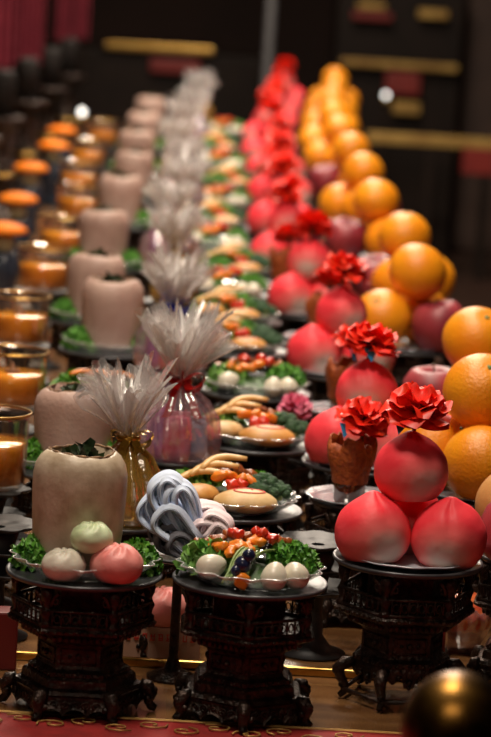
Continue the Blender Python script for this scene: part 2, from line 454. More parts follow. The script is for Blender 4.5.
def gallery_mesh():                                  # pierced railing round the upper tier
    b = MB()
    for k in range(6):
        for z, r in ((.123, .0028), (.143, .0022)):
            p = [sidepts(.090, k, t) for t in (0.04, .5, .96)]
            b.tube([(x, y, z) for x, y in p], r, 6)
        for i in range(7):
            t = .12 + .76 * i / 6
            x, y = sidepts(.090, k, t)
            b.tube([(x, y, .123), (x, y, .143)], .0015, 5)
            if i < 6:
                x2, y2 = sidepts(.090, k, .12 + .76 * (i + .5) / 6)
                n = Vector((x2, y2, 0)).normalized(); tg = Vector((-n.y, n.x, 0))
                b.tube([Vector((x2, y2, .133)) + tg * .0042 * math.cos(a) + Vector((0, 0, .0055 * math.sin(a))) for a in [j * 2 * PI / 8 for j in range(8)]], .0011, 4, closed=True)
    return b.mesh('gallery_rail', m_bronze)
def body_mesh():
    b = MB()
    b.lathe([(0, .052), (.066, .052), (.0655, .058), (.057, .062), (.055, .066), (.055, .090), (.058, .094), (.066, .0975), (.070, .102), (.082, .110), (.094, .114), (.096, .118), (.092, .121), (0, .1212)], 6, smooth=False)
    for k in range(6):                               # raised frames and bosses on the waist, beads and petals on the cove
        for z in (.0685, .0875):
            p = [sidepts(.0556, k, t) for t in (.1, .9)]; b.tube([(x, y, z) for x, y in p], .0011, 5)
        for t in (.1, .9):
            x, y = sidepts(.0556, k, t); b.tube([(x, y, .0685), (x, y, .0875)], .0011, 5)
        for t, q in ((.3, .0025), (.5, .0042), (.7, .0025)):
            x, y = sidepts(.0556, k, t); b.ball(q, 8, 6, M=T(x, y, .078))
        for i in range(9):
            x, y = sidepts(.0955, k, .08 + .84 * i / 8); b.ball(.0028, 7, 5, M=T(x, y, .1165))
            x, y = sidepts(.0775, k, .1 + .8 * i / 8); b.ball(.0036, 7, 5, M=T(x, y, .1055, sc=(1, 1, 1.4)))
        for i in range(7):
            x, y = sidepts(.0660, k, .1 + .8 * i / 6); b.ball(.0026, 6, 5, M=T(x, y, .055))
    return b.mesh('body', m_bronze)
def apron_mesh():                                    # stepped plinth with a scalloped, pierced skirt
    b = MB()
    b.lathe([(0, .030), (.082, .030), (.086, .034), (.083, .038), (.074, .0405), (.0725, .050), (.069, .0525), (0, .0526)], 6, smooth=False)
    for k in range(6):
        def f(u, v, k=k):
            bottom = .008 + .010 * abs(math.sin(u * 3 * PI)) ** .6 if .03 < u < .97 else .006
            r = .084 + .008 * (1 - v) ** 2
            x, y = sidepts(r, k, u)
            return (x, y, bottom + (.031 - bottom) * v)
        b.grid(25, 6, f, smooth=False)
        for t in (.2, .35, .5, .65, .8):
            x, y = sidepts(.0885, k, t)
            n = Vector((x, y, 0)).normalized(); tg = Vector((-n.y, n.x, 0))
            b.tube([Vector((x, y, .0225)) + tg * .005 * math.cos(a) + Vector((0, 0, .0042 * math.sin(a))) for a in [j * 2 * PI / 8 for j in range(8)]], .0013, 5, closed=True)
            b.ball(.0018, 6, 5, M=T(x, y, .0225))
    return b.mesh('apron', m_bronze)
def foot_mesh():                                     # cloud scroll foot (for the corner at +x)
    b = MB()
    b.tube([(.079, 0, .036), (.089, 0, .033), (.094, 0, .024), (.091, 0, .013), (.095, 0, .007), (.101, 0, .0045)], [.007, .0095, .0085, .0062, .006, .0042], 10)
    b.ball(.0048, 10, 8, M=T(.0975, 0, .0285))
    for s_ in (-1, 1): b.ball(.0042, 8, 6, M=T(.091, s_ * .009, .020))
    return b.mesh('foot', m_bronze)
def leg_plinth_mesh():
    b = MB()
    b.lathe([(0, .044), (.064, .044), (.066, .047), (.064, .0515), (.060, .0525), (0, .0526)], 6, smooth=False)
    for k in range(6):
        def f(u, v, k=k):
            d = .030 + .010 * math.cos(u * 2 * PI) if .1 < u < .9 else .044
            d = .028 if abs(u - .5) < .12 else .036 + .004 * math.cos(u * 6 * PI)
            x, y = sidepts(.066, k, u)
            return (x, y, d + (.047 - d) * v)
        b.grid(21, 4, f, smooth=False)
        x, y = sidepts(.0665, k, .5); b.ball(.0042, 8, 6, M=T(x, y, .036)); b.ball(.003, 8, 6, M=T(x, y, .028))
        for t in (.28, .72):
            x, y = sidepts(.0668, k, t); b.ball(.0035, 8, 6, M=T(x, y, .041))
    return b.mesh('apron', m_bronze)
def cab_leg_mesh():
    b = MB()
    b.tube([(.062, 0, .048), (.076, 0, .046), (.084, 0, .038), (.080, 0, .027), (.073, 0, .017), (.075, 0, .008), (.081, 0, .0035)], [.006, .0085, .0088, .0068, .0052, .0048, .0036], 10)
    b.ball(.0048, 8, 6, M=T(.0875, 0, .036)); b.ball(.0042, 8, 6, M=T(.0785, 0, .018))
    return b.mesh('leg', m_bronze)
def stretcher_mesh():
    b = MB()
    p = [hexpt(.0765, 2 * PI * k / 6) for k in range(6)]
    for k in range(6): b.tube([(p[k][0], p[k][1], .0125), (p[(k + 1) % 6][0], p[(k + 1) % 6][1], .0125)], .003, 6)
    return b.mesh('stretcher', m_bronze)
ME_core, ME_pillar, ME_gallery, ME_body, ME_apron, ME_foot = core_mesh(), pillar_mesh(), gallery_mesh(), body_mesh(), apron_mesh(), foot_mesh()
ME_legpl, ME_leg, ME_str = leg_plinth_mesh(), cab_leg_mesh(), stretcher_mesh()
ME_plate, ME_plate_s = plate_mesh(.1), plate_mesh(.082)
PT = .178                                            # top of the plate's well
def stand_parts(plate, legs=False):
    ps = [('plate', plate, T(0, 0, .18)), ('core', ME_core), ('body', ME_body), ('gallery_rail', ME_gallery)]
    for k in range(6):
        a = 2 * PI * k / 6
        ps.append(('pillar', ME_pillar, T(.084 * math.cos(a), .084 * math.sin(a), 0, rz=a + PI / 2)))
    if legs:
        ps += [('apron', ME_legpl), ('stretcher', ME_str)] + [('leg', ME_leg, T(rz=2 * PI * k / 6)) for k in range(6)]
    else:
        ps += [('apron', ME_apron)] + [('foot', ME_foot, T(rz=2 * PI * k / 6)) for k in range(6)]
    return ps
SP_A, SP_S, SP_L = stand_parts(ME_plate), stand_parts(ME_plate_s), stand_parts(ME_plate, True)
def stand(x, y, under, rz=0, kind='A', tall=1):
    sp = {'A': SP_A, 'S': SP_S, 'L': SP_L}[kind]
    if kind == 'S':                                  # a slimmer pedestal
        return place('pedestal_stand', sp, 'slim carved dark bronze pedestal under ' + under, 'stand', (x, y, 0), (0, 0, rz), (.8, .8, 1), 'carved offering pedestals')
    adj = 'carved dark bronze pedestal on curled legs under ' if kind == 'L' else 'hexagonal carved dark bronze pedestal under '
    return place('pedestal_stand', sp, adj + under, 'stand', (x, y, 0), (0, 0, rz), (1, 1, tall), 'carved offering pedestals')

# ---------------------------------------------------------------- food meshes
def peach_mesh():
    r = .048
    def f(p):
        n = p.normalized(); th = math.acos(max(-1, min(1, n.z))); ph = math.atan2(n.y, n.x)
        k = 1 + .115 * math.exp(-(th / .24) ** 2)
        d = (ph + PI / 2 - .25 * math.sin(th * 1.3)); d = (d + PI) % (2 * PI) - PI
        k -= .055 * math.exp(-(d / .13) ** 2) * max(0, min(1, th / .35)) * max(0, min(1, (1.75 - th) / .7))
        k += .022 * noise.noise(n * 2.3) + .008 * noise.noise(n * 6)
        q = n * (r * k)
        q.z = q.z if q.z > -.034 else -.034 - .14 * (-q.z - .034)
        return q
    b = MB(); b.ball(r, 48, 32, fn=f)
    return b.mesh('peach_bun', m_dough)
def orange_mesh(m, r=.06):
    b = MB()
    def f(p):
        n = p.normalized(); th = math.acos(max(-1, min(1, n.z)))
        k = 1 - .05 * math.exp(-(th / .22) ** 2) + .010 * noise.noise(n * 1.7)
        return Vector((n.x * r * k, n.y * r * k, n.z * r * k * .95))
    b.ball(r, 36, 24, fn=f)
    return b.mesh('peel', m)
def button_mesh(r=.06):
    b = MB(); b.lathe([(.0055, -.002), (.0048, .001), (.002, .0026), (0, .0024)], 8, fn=lambda q, z, a: (q * (1 + .3 * math.cos(5 * a)), z), M=T(0, 0, r * .9))
    return b.mesh('stem_button', m_green)
def apple_mesh():
    b = MB()
    P = [(0, .030), (.006, .032), (.014, .039), (.024, .0435), (.036, .040), (.046, .026), (.050, .006), (.048, -.014), (.040, -.032), (.028, -.042), (.018, -.0455), (.010, -.042), (0, -.038)]
    b.lathe(P, 32, fn=lambda r, z, a: (r * (1 + .025 * math.cos(5 * a) * (1 if z < 0 else .3)), z))
    return b.mesh('skin', m_apple)
def apple_stem():
    b = MB(); b.tube([(0, 0, .030), (.001, 0, .042), (.005, .001, .052)], [.0014, .0012, .0018], 6)
    return b.mesh('stem', m_stem)
def bao_mesh(m, r=.028):                             # pleated steamed bun
    def f(p):
        n = p.normalized(); th = math.acos(max(-1, min(1, n.z))); ph = math.atan2(n.y, n.x)
        pl = max(0, 1 - abs(th - .55) / .7)
        k = 1 + .085 * pl * math.cos(7 * ph + 5 * th) - .13 * math.exp(-(th / .2) ** 2) + .03 * noise.noise(n * 2)
        q = n * (r * k); q.z *= .84
        q.z = max(q.z, -.0185 * r / .028)
        return q
    b = MB(); b.ball(r, 40, 24, fn=f)
    return b.mesh('steamed_bun', m)
def egg_mesh():
    b = MB()
    def f(p):
        n = p / p.length
        return Vector((n.x * .024 * (1 if n.x > 0 else .88), n.y * .0175 * (1 - .12 * n.x), n.z * .0165 * (1 - .12 * n.x)))
    b.ball(1, 24, 16, fn=f)
    return b.mesh('peeled_egg', m_egg)
def roll_mesh(m, rx=.046, ry=.036, rz=.019):
    b = MB()
    def f(p):
        n = p / p.length
        z = n.z * rz if n.z > 0 else n.z * rz * .75
        k = 1 + .03 * noise.noise(n * 1.8)
        return Vector((n.x * rx * k, n.y * ry * k, z))
    b.ball(1, 32, 18, fn=f)
    return b.mesh('crust', m)
def swirl_mesh(rx=.046, ry=.036, rz=.019):
    b = MB(); pts = []
    for k in range(26):
        a = k * .34; q = .18 + .022 * k
        x, y = q * math.cos(a), q * math.sin(a) * .9
        pts.append((x * rx, y * ry, rz * math.sqrt(max(0, 1 - x * x - y * y)) + .0002))
    b.tube(pts, .0013, 6)
    return b.mesh('icing_swirl', m_icing)
def chunk_mesh(m, seed, s=(.013, .009, .007)):
    b = MB(); o = Vector((seed * 3.1, seed * 1.7, 0))
    def f(p):
        n = p / p.length
        c = Vector([math.copysign(abs(q) ** .6, q) for q in n])
        k = 1 + .35 * noise.noise(n * 1.6 + o)
        return Vector((c.x * s[0] * k, c.y * s[1] * k, c.z * s[2] * k))
    b.ball(1, 14, 10, fn=f)
    return b.mesh('chunk', m)
def strip_mesh(m, L_=.06, r=.006, bend=.012):
    b = MB(); pts = [(L_ * (t - .5), bend * math.sin(PI * t), .006 * math.sin(PI * t)) for t in [i / 8 for i in range(9)]]
    b.tube(pts, [r * (.45 + .6 * math.sin(PI * (.12 + .76 * i / 8))) for i in range(9)], 8, flat=.7)
    return b.mesh('strip', m)
def leafclump(n, rx, ry, rz, size, seed, m, name, curl=.6, hemi=True):
    b = MB(); rg = random.Random(seed)
    for _ in range(n):
        while True:
            d = Vector((rg.uniform(-1, 1), rg.uniform(-1, 1), rg.uniform(0 if hemi else -1, 1)))
            if .1 < d.length < 1: break
        d.normalize(); q = rg.uniform(.55, 1)
        p = Vector((d.x * rx * q, d.y * ry * q, d.z * rz * q))
        nrm = (d + Vector((rg.uniform(-.7, .7), rg.uniform(-.7, .7), rg.uniform(-.2, .8)))).normalized()
        M = Matrix.Translation(p) @ nrm.to_track_quat('Z', 'Y').to_matrix().to_4x4() @ Matrix.Rotation(rg.uniform(0, 6.3), 4, 'Z')
        sz = size * rg.uniform(.6, 1.3); ph = rg.uniform(0, 6)
        def f(u, v):
            a = u * 2 * PI; q_ = v
            rr = sz * q_ * (1 + .28 * math.cos(5 * a + ph))
            return (rr * math.cos(a), rr * math.sin(a), sz * curl * (q_ ** 2) * (math.sin(3 * a + ph) * .7 + .4))
        b.grid(13, 3, f, M=M)
    return b.mesh(name, m)
def broccoli_mesh(seed=1, s=.030):
    b = MB(); rg = random.Random(seed)
    for k in range(34):
        a = rg.uniform(0, 2 * PI); q = math.sqrt(rg.uniform(0, 1))
        x, y = s * q * math.cos(a), s * .85 * q * math.sin(a)
        z = s * .75 * math.sqrt(max(0, 1 - q * q * .9))
        b.ball(s * rg.uniform(.22, .36), 9, 7, M=T(x, y, z))
    return b.mesh('florets', m_broc)
def broccoli_stalk(s=.030):
    b = MB(); b.lathe([(0, -.006), (.008, -.006), (.009, .006), (.016, .016), (0, .018)], 10)
    return b.mesh('stalk', m_stalk)
def blossom_mesh(m, r=.036, seed=0):
    b = MB(); rg = random.Random(seed)
    for ring, (n, tilt, ln, z0) in enumerate(((5, 1.25, 1.0, 0), (5, .88, .95, .003), (4, .52, .80, .006), (3, .22, .62, .008))):
        for k in range(n):
            a = 2 * PI * k / n + ring * .5 + rg.uniform(-.15, .15)
            tl = tilt + rg.uniform(-.12, .12); ph = rg.uniform(0, 6)
            wd = r * ln * .78
            def f(u, v):
                s_ = (u - .5) * 2
                w_ = wd * math.sin(PI * (.12 + .72 * v)) ** .7
                out = r * ln * v
                cup = -.25 * wd * (s_ ** 2) * (1 - v * .4)
                ruf = .11 * r * v * v * math.sin(4 * s_ + ph)
                bend = .22 * r * v * v
                x = out * math.sin(tl) + bend * math.cos(tl) * .8 + cup * -math.cos(tl)
                z = out * math.cos(tl) - bend * math.sin(tl) + cup * -math.sin(tl) * -1 + ruf
                y = s_ * w_
                return (x * math.cos(a) - y * math.sin(a), x * math.sin(a) + y * math.cos(a), z + z0)
            b.grid(15, 9, f)
    return b.mesh('blossom', m)
def rose_stem():
    b = MB(); b.tube([(0, 0, -.034), (.001, 0, -.015), (0, 0, .004)], [.002, .0025, .0045], 7)
    b.lathe([(0, -.004), (.006, -.002), (.009, .004), (.007, .007), (0, .008)], 8)
    return b.mesh('stem', m_stem)
def tag_mesh():
    b = MB()
    for z, o in ((0, 0),):
        vs = [(-.009, 0, 0), (.009, 0, .002), (.001, -.010, -.013), (-.009, .0012, 0), (.009, .0012, .002), (.001, -.0088, -.013)]
        b._add(vs, [(0, 2, 1), (3, 4, 5), (0, 1, 4, 3), (1, 2, 5, 4), (2, 0, 3, 5)], I4, False)
    return b.mesh('leaf_tag', m_tag)
def tumbler_mesh():
    b = MB(); b.lathe([(0, 0), (.020, 0), (.0225, .004), (.024, .030), (.0255, .056), (.0245, .056), (.023, .030), (.0205, .006), (0, .005)], 24)
    return b.mesh('tumbler', m_amberglass)
def ruff_mesh():
    b = MB()
    def f(r, z, a):
        k = (z - .030) / .07
        return (r * (1 + .16 * k * math.sin(4 * a + 1) + .06 * k * math.sin(11 * a)), z + .008 * k * math.sin(3 * a) + .004 * k * math.sin(9 * a))
    b.lathe([(.0262, .030), (.0275, .042), (.030, .055), (.033, .068), (.033, .082), (.029, .093), (.027, .0925), (.030, .081), (.030, .068), (.014, .058), (0, .056)], 48, fn=f)
    return b.mesh('crepe_ruff', m_crepe)
def dish_mesh(r, h, m, name, flutes=16, amp=.05, n=64):
    b = MB()
    f = lambda q, z, a: (q * (1 + amp * math.cos(flutes * a) * min(1, max(0, z / h))), z)
    if m is m_glass:
        b.k = 1; b.tube([(r * (1 + amp * math.cos(flutes * a)) * math.cos(a), r * (1 + amp * math.cos(flutes * a)) * math.sin(a), h + .0006) for a in [2 * PI * k / 96 for k in range(96)]], .00055, 5, closed=True); b.k = 0  # pale film tube drawn as the highlight along the glass rim
    b.lathe([(0, 0), (r * .6, 0), (r * .7, .001), (r * .84, h * .45), (r, h), (r * .985, h + .0012), (r * .82, h * .5), (r * .68, .0028), (0, .0022)], n, fn=f)
    return b.mesh(name, m, m_strip)

ME_peach, ME_or, ME_tan, ME_btn, ME_apple, ME_astem = peach_mesh(), orange_mesh(m_orange), orange_mesh(m_tan, .042), button_mesh(), apple_mesh(), apple_stem()
ME_egg, ME_roll, ME_swirl = egg_mesh(), roll_mesh(m_bread), swirl_mesh()
ME_roll2 = roll_mesh(m_bread2)
ME_carrot = [chunk_mesh(m_carrot, s) for s in (1, 2, 3)]
ME_brown = [chunk_mesh(m_brown, s) for s in (4, 5, 6)]
ME_pepper = [chunk_mesh(m_pepper, s, (.010, .009, .008)) for s in (7, 8)]
ME_strip_c, ME_strip_t = strip_mesh(m_carrot), strip_mesh(m_corn, .075, .0075, .016)
ME_broc = [broccoli_mesh(1), broccoli_mesh(2)]; ME_bstalk = broccoli_stalk()
ME_pars = [leafclump(420, .034, .027, .029, .0062, s, m_parsley, 'parsley', .55) for s in (1, 2)]
ME_lett = [leafclump(150, .036, .028, .024, .0095, s, m_lettuce, 'lettuce', .6) for s in (3, 4)]
ME_dleaf = [leafclump(26, .022, .020, .014, .012, s, m_darkleaf, 'dark_leaves', .7) for s in (5, 6)]
ME_blossom = [blossom_mesh(m_rose, .038, s) for s in (1, 2)]
ME_pinkbl = blossom_mesh(m_pinksilk, .028, 3)
ME_rstem, ME_tag, ME_tumbler, ME_ruff = rose_stem(), tag_mesh(), tumbler_mesh(), ruff_mesh()
ME_dish = dish_mesh(.092, .021, m_glass, 'glass_dish')
ME_pplate = dish_mesh(.094, .008, m_plastic, 'plastic_plate', 12, .015)
def bed_mesh():
    b = MB(); b.lathe([(.066, .003), (.060, .010), (.045, .018), (.024, .024), (0, .026)], 28, fn=lambda r, z, a: (r * (1 + .05 * math.sin(5 * a)), z * (1 + .1 * math.sin(3 * a))))
    b.lathe([(0, .003), (.066, .003)], 28)
    return b.mesh('greens_bed', m_bed)
ME_bed = bed_mesh()
m_plasticlit = clear('plastic_plate_lit', see=.08, body=(.62, .67, .76), rough=.22, diffuse=.85)  # bluish light on the peach plates is lightened into this colour
ME_pplate2 = dish_mesh(.094, .009, m_plasticlit, 'plastic_plate', 12, .02)

# ---------------------------------------------------------------- lane of peach bun pyramids
def rose(loc, lean, k, label):
    return place('silk_rose', [('blossom', ME_blossom[k % 2], None, None, [('leaf_tag', ME_tag, T(-.016, -.016, -.001, rz=-.3, s=1.2), 'small blue paper leaf')]), ('stem', ME_rstem, None, 'dark stem and calyx')],
                 label, 'flower', loc, (lean[0], lean[1], k * 1.3 - .6 if k else 0), 1.15, 'red silk roses')
peaches = [(.309, 3.748), (.292, 4.50), (.294, 5.44), (.262, 6.28), (.234, 7.118), (.238, 7.938), (.251, 8.762), (.262, 9.55), (.257, 10.35), (.268, 11.2), (.315, 12.1), (.36, 13.0), (.40, 13.9)]
PR = .0575
for i, (x, y) in enumerate(peaches):
    nth = ORD[i] + ' pyramid from the front'
    rg = random.Random(100 + i); up = .012 if i == 0 else 0
    stand(x, y, 'the ' + ORD[i] + ' peach bun pyramid from the front', R(30) if i else R(8), 'L', 1 + up / .18)
    place('plastic_plate', ME_pplate2, 'pale clear plastic plate under the ' + ORD[i] + ' peach bun pyramid from the front', 'plate', (x, y, PT + up + .0004), group='plates under the peach buns')
    bz = PT + up + .0032 + .036
    for j, (ang, wh) in enumerate(((210, 'left front'), (330, 'right front'), (90, 'rear'))):
        a = R(ang + (rg.uniform(-14, 14) if i else -2))
        place('peach_bun', ME_peach, 'pink dyed peach bun, ' + wh + ' base of the ' + nth, 'bun', (x + PR * math.cos(a), y + PR * math.sin(a), bz),
              (rg.uniform(-.12, .12), rg.uniform(-.12, .12), rg.uniform(-.7, .7) if i else (.15, -.35, .2)[j]), 1.04, 'peach longevity buns')
    place('peach_bun', ME_peach, 'pink dyed peach bun at the top of the ' + nth, 'bun', (x - .004, y, bz + (.080 if i == 0 else .0745)), (0, -.06, rg.uniform(-.5, .5) if i else .25), 1.02, 'peach longevity buns')
    rose((x - .002, y - .002, bz + .0745 + .065 + (.016 if i == 0 else rg.uniform(.006, .016))), (.25 if i == 0 else rg.uniform(.1, .5), .12 if i == 0 else rg.uniform(-.2, .3)), i, 'red silk rose on top of the ' + ORD[i] + ' peach bun pyramid from the front')
posies = [(.262, 4.19), (.285, 4.97), (.272, 5.862), (.232, 6.69), (.246, 7.524), (.232, 8.35), (.25, 9.15), (.268, 9.949), (.278, 10.8), (.29, 11.65), (.335, 12.55)]
for i, (x, y) in enumerate(posies):
    stand(x, y, 'the ' + ORD[i] + ' rust crepe posy from the front', R(12 * i), 'S')
    place('plastic_plate', ME_pplate, 'grey clear plastic plate under the ' + ORD[i] + ' rust crepe posy from the front', 'plate', (x, y, PT + .0004), sc=(.80, .80, 1), group='plates under the posies')
    dx = -.012 if i == 0 else -.02 + .01 * (i % 3)
    px, py = x + dx, y - .03
    place('posy', [('tumbler', ME_tumbler), ('crepe_ruff', ME_ruff, T(rz=i * .8)), ('blossom', ME_blossom[(i + 1) % 2], T(.012, -.012, .122, rx=.35, ry=.25, rz=i * .9), 'red silk blossom', [('leaf_tag', ME_tag, T(-.022, -.020, -.002, s=1.2), 'small blue paper leaf')]),
                   ('stem', ME_rstem, T(.012, -.008, .120, sc=(1, 1, 1.9)), 'dark stem')],
          'red silk blossom in an amber tumbler with rust crepe ruff, ' + ORD[i] + ' from the front', 'flower', (px, py, PT + .0036), (0, 0, 0), 1, 'posies between the peach buns')

# ---------------------------------------------------------------- lane of orange and apple pyramids
OR, AP = 'O', 'A'
groves = [(.448, 4.295, -90, 'OOOO'), (.492, 4.86, -80, 'OOAO'), (.460, 5.84, -45, 'AOOO'), (.478, 6.52, -100, 'OOAO'), (.462, 7.38, -60, 'OOAO'), (.475, 8.25, -90, 'OAOO'), (.48, 9.1, -70, 'OOAO'),
          (.485, 9.95, -90, 'OAOO'), (.50, 10.8, -60, 'OOOO'), (.53, 11.7, -90, 'OOOO'), (.575, 12.6, -80, 'OOOO'), (.62, 13.5, -90, 'OOOO')]
OZ = PT + .003 + .057
QR = .0694
def fruit(kind, loc, label, seed):
    rg = random.Random(seed)
    ro = (rg.uniform(-.7, .7), rg.uniform(-.7, .7), rg.uniform(0, 6))
    if kind == 'A':
        return place('apple', [('skin', ME_apple), ('stem', ME_astem)], 'dark red apple, ' + label, 'apple', loc, (ro[0] * .4, ro[1] * .4, ro[2]), 1.12, 'apples among the oranges')
    return place('orange', [('peel', ME_or), ('stem_button', ME_btn)], 'large glossy orange, ' + label, 'orange', loc, ro, 1, 'oranges in the pyramids')
for i, (x, y, a0, ks) in enumerate(groves):
    nm = ORD[i] + ' fruit pyramid from the front'
    stand(x, y, 'the ' + nm, R(15 * i), 'A')
    place('plastic_plate', ME_pplate, 'pale clear plastic plate under the ' + nm, 'plate', (x, y, PT + .0004), group='plates under the fruit')
    for j in range(3):
        a = R(a0 + 120 * j)
        X, Y = x + QR * math.cos(a), y + QR * math.sin(a)
        wh = ('front', 'right rear', 'left rear')[j]
        fruit(ks[j], (X, Y, OZ - (.007 if ks[j] == 'A' else 0)), wh + ' base of the ' + nm, i * 10 + j)
    fruit(ks[3], (x, y, OZ + .0965), 'top of the ' + nm, i * 10 + 4)
stand(.470, 4.655, 'the pair of tan pears behind the first oranges', 0, 'S')
for j, (dx, dy) in enumerate(((-.032, -.012), (.055, .0))):
    place('pear', [('peel', ME_tan), ('stem_button', ME_btn, T(0, 0, -.017))], 'tan round pear, %s of the pair between the first two orange pyramids' % ('left', 'right')[j], 'pear', (.470 + dx, 4.655 + dy, PT + .040), (0, 0, j), 1, 'tan pears')
# the low dish at the right edge with an apple and a pear
stand(.482, 3.858, 'the red apple at the right edge', R(20), 'S')
place('apple', [('skin', ME_apple), ('stem', ME_astem)], 'crimson apple beside the front peach buns at the right edge', 'apple', (.453, 3.800, PT + .046), (.1, .2, 1), .98, 'apples among the oranges')
place('pear', [('peel', ME_tan), ('stem_button', ME_btn, T(0, 0, -.017))], 'tan round pear in front of the first orange pyramid', 'pear', (.470, 3.908, PT + .060), (0, 0, 0), 1.45, 'tan pears')

# ---------------------------------------------------------------- lane of stuffed melons
def melon_mesh(m, blush=False):
    b = MB()
    f = lambda r, z, a: (r * (1 + .012 * math.sin(3 * a + 1) + .006 * math.sin(10 * a)), z + .002 * math.sin(2 * a) * (1 if z > .1 else 0))
    b.lathe([(0, 0), (.044, .001), (.0535, .010), (.0575, .035), (.0595, .065), (.0606, .088), (.0600, .102), (.0572, .113), (.0515, .1215), (.0455, .1258), (.0420, .127)], 56, fn=f)
    b.lathe([(.0420, .127), (.0400, .1255), (.037, .112), (.030, .104), (0, .102)], 56, fn=f)
    me = b.mesh('melon_rind', m)
    return me
def melon_rim_mesh():
    b = MB()
    pts = [((.0412 + .0010 * math.sin(5 * a)) * math.cos(a), (.0412 + .0012 * math.sin(7 * a)) * math.sin(a), .1268 + .0016 * math.sin(2 * a)) for a in [2 * PI * k / 40 for k in range(40)]]
    b.tube(pts, [.0016 + .0009 * math.sin(k * 2.1) for k in range(40)], 6, closed=True)
    return b.mesh('cut_rim', m_rim)
ME_mel, ME_mel2, ME_mrim = melon_mesh(m_melon), melon_mesh(m_melonblush), melon_rim_mesh()
ME_bao = {'white': bao_mesh(m_white), 'pale green': bao_mesh(m_greenbun, .027), 'pink': bao_mesh(m_pinkbun, .034)}
melons = [(-.113, 3.62), (-.160, 4.31), (-.145, 5.56), (-.192, 5.97), (-.211, 6.91), (-.200, 7.898), (-.186, 8.742), (-.20, 9.645), (-.20, 10.6), (-.195, 11.6)]
for i, (x, y) in enumerate(melons):
    nm = ORD[i] + ' stuffed melon from the front'
    stand(x, y, 'the ' + nm, R(0 if i == 0 else 17 * i), 'A')
    place('glass_dish', ME_dish, 'fluted clear glass dish around the ' + nm, 'dish', (x, y, PT + .0004), group='fluted glass dishes')
    my = y + .026
    dz = PT + .0032
    rot = (0, 0, i * 1.1)
    place('melon', [('melon_rind', ME_mel if i == 0 else ME_mel2), ('cut_rim', ME_mrim, None, 'ragged brown cut edge'), ('filling', ME_dleaf[i % 2], T(0, 0, .112), 'dark leafy filling')],
          'pale barrel melon with dark leaf filling, ' + ORD[i] + ' from the front', 'melon', (x - (.013 if i == 0 else .003), my, dz), rot, (1.0, 1.0, 1.17 if i == 0 else .92 if i == 1 else 1.05), 'stuffed melons')
    place('parsley_bunch', ME_pars[i % 2], 'curly parsley bunch left of the ' + nm, 'parsley', (x - .056, y + .004, dz), sc=(1.12, .9, 1.3), group='parsley around the melons')
    place('parsley_bunch', ME_pars[(i + 1) % 2], 'curly parsley bunch right of the ' + nm, 'parsley', (x + .064, y + .008, dz), sc=(1.0, .9, 1.3), group='parsley around the melons')
    for c, (dx, dy, z) in {'white': (-.024, -.066, .0195), 'pink': (.042, -.062, .024), 'pale green': (.009, -.052, .056)}.items():
        if i > 0: continue
        place('steamed_bun', ME_bao[c], c + ' pleated bun before the ' + nm, 'bun', (x + dx, y + dy, dz + z * .93), (0, 0, i + dx * 30), (1, 1, .92), 'steamed buns before the melons')

# ---------------------------------------------------------------- lane of vegetable platters
def clump(kind, k, x, y, z, label, sc=1):
    me = {'parsley': ME_pars, 'lettuce': ME_lett}[kind][k % 2]
    return place(kind + '_garnish', me, label, kind, (x, y, z), (0, 0, k), sc, kind + ' garnish on the platters')
def roll(me, loc, rz, label, swirl=True, sc=1):
    ps = [('crust', me)] + ([('icing_swirl', ME_swirl, None, 'red icing swirl')] if swirl else [])
    return place('bread_roll', ps, label, 'bread', loc, (0, 0, rz), sc, 'bread rolls on the platters')
veg = [(.099, 3.624, 'E'), (.081, 4.084, 'B'), (.122, 4.63, 'B'), (.130, 5.15, 'E'), (.105, 5.66, 'B'), (.10, 6.09, 'B'), (.088, 6.52, 'E'), (.118, 6.944, 'B'), (.060, 7.496, 'E'), (.073, 8.062, 'B'), (.083, 8.636, 'E'),
       (.122, 9.3, 'B'), (.085, 10.001, 'E'), (.087, 10.8, 'B'), (.105, 11.7, 'E')]
def bits(meshes, name, cat, color, spots, x, y, z, nm, rg):
    front = y < 3.7
    if front: spots = sorted(list(spots) + [(a + .006, b_ - .011, c + .001) for a, b_, c in spots])
    else: spots = sorted(spots)
    for j, (dx, dy, dz) in enumerate(spots):
        place(name, meshes[j % len(meshes)], color + ', ' + ORD[j] + ' from the left on the ' + nm, cat, (x + dx, y + dy, z + dz), (rg.uniform(-.6, .6), rg.uniform(-.6, .6), rg.uniform(0, 6)), .74 if front else .9, cat + ' on the platters')
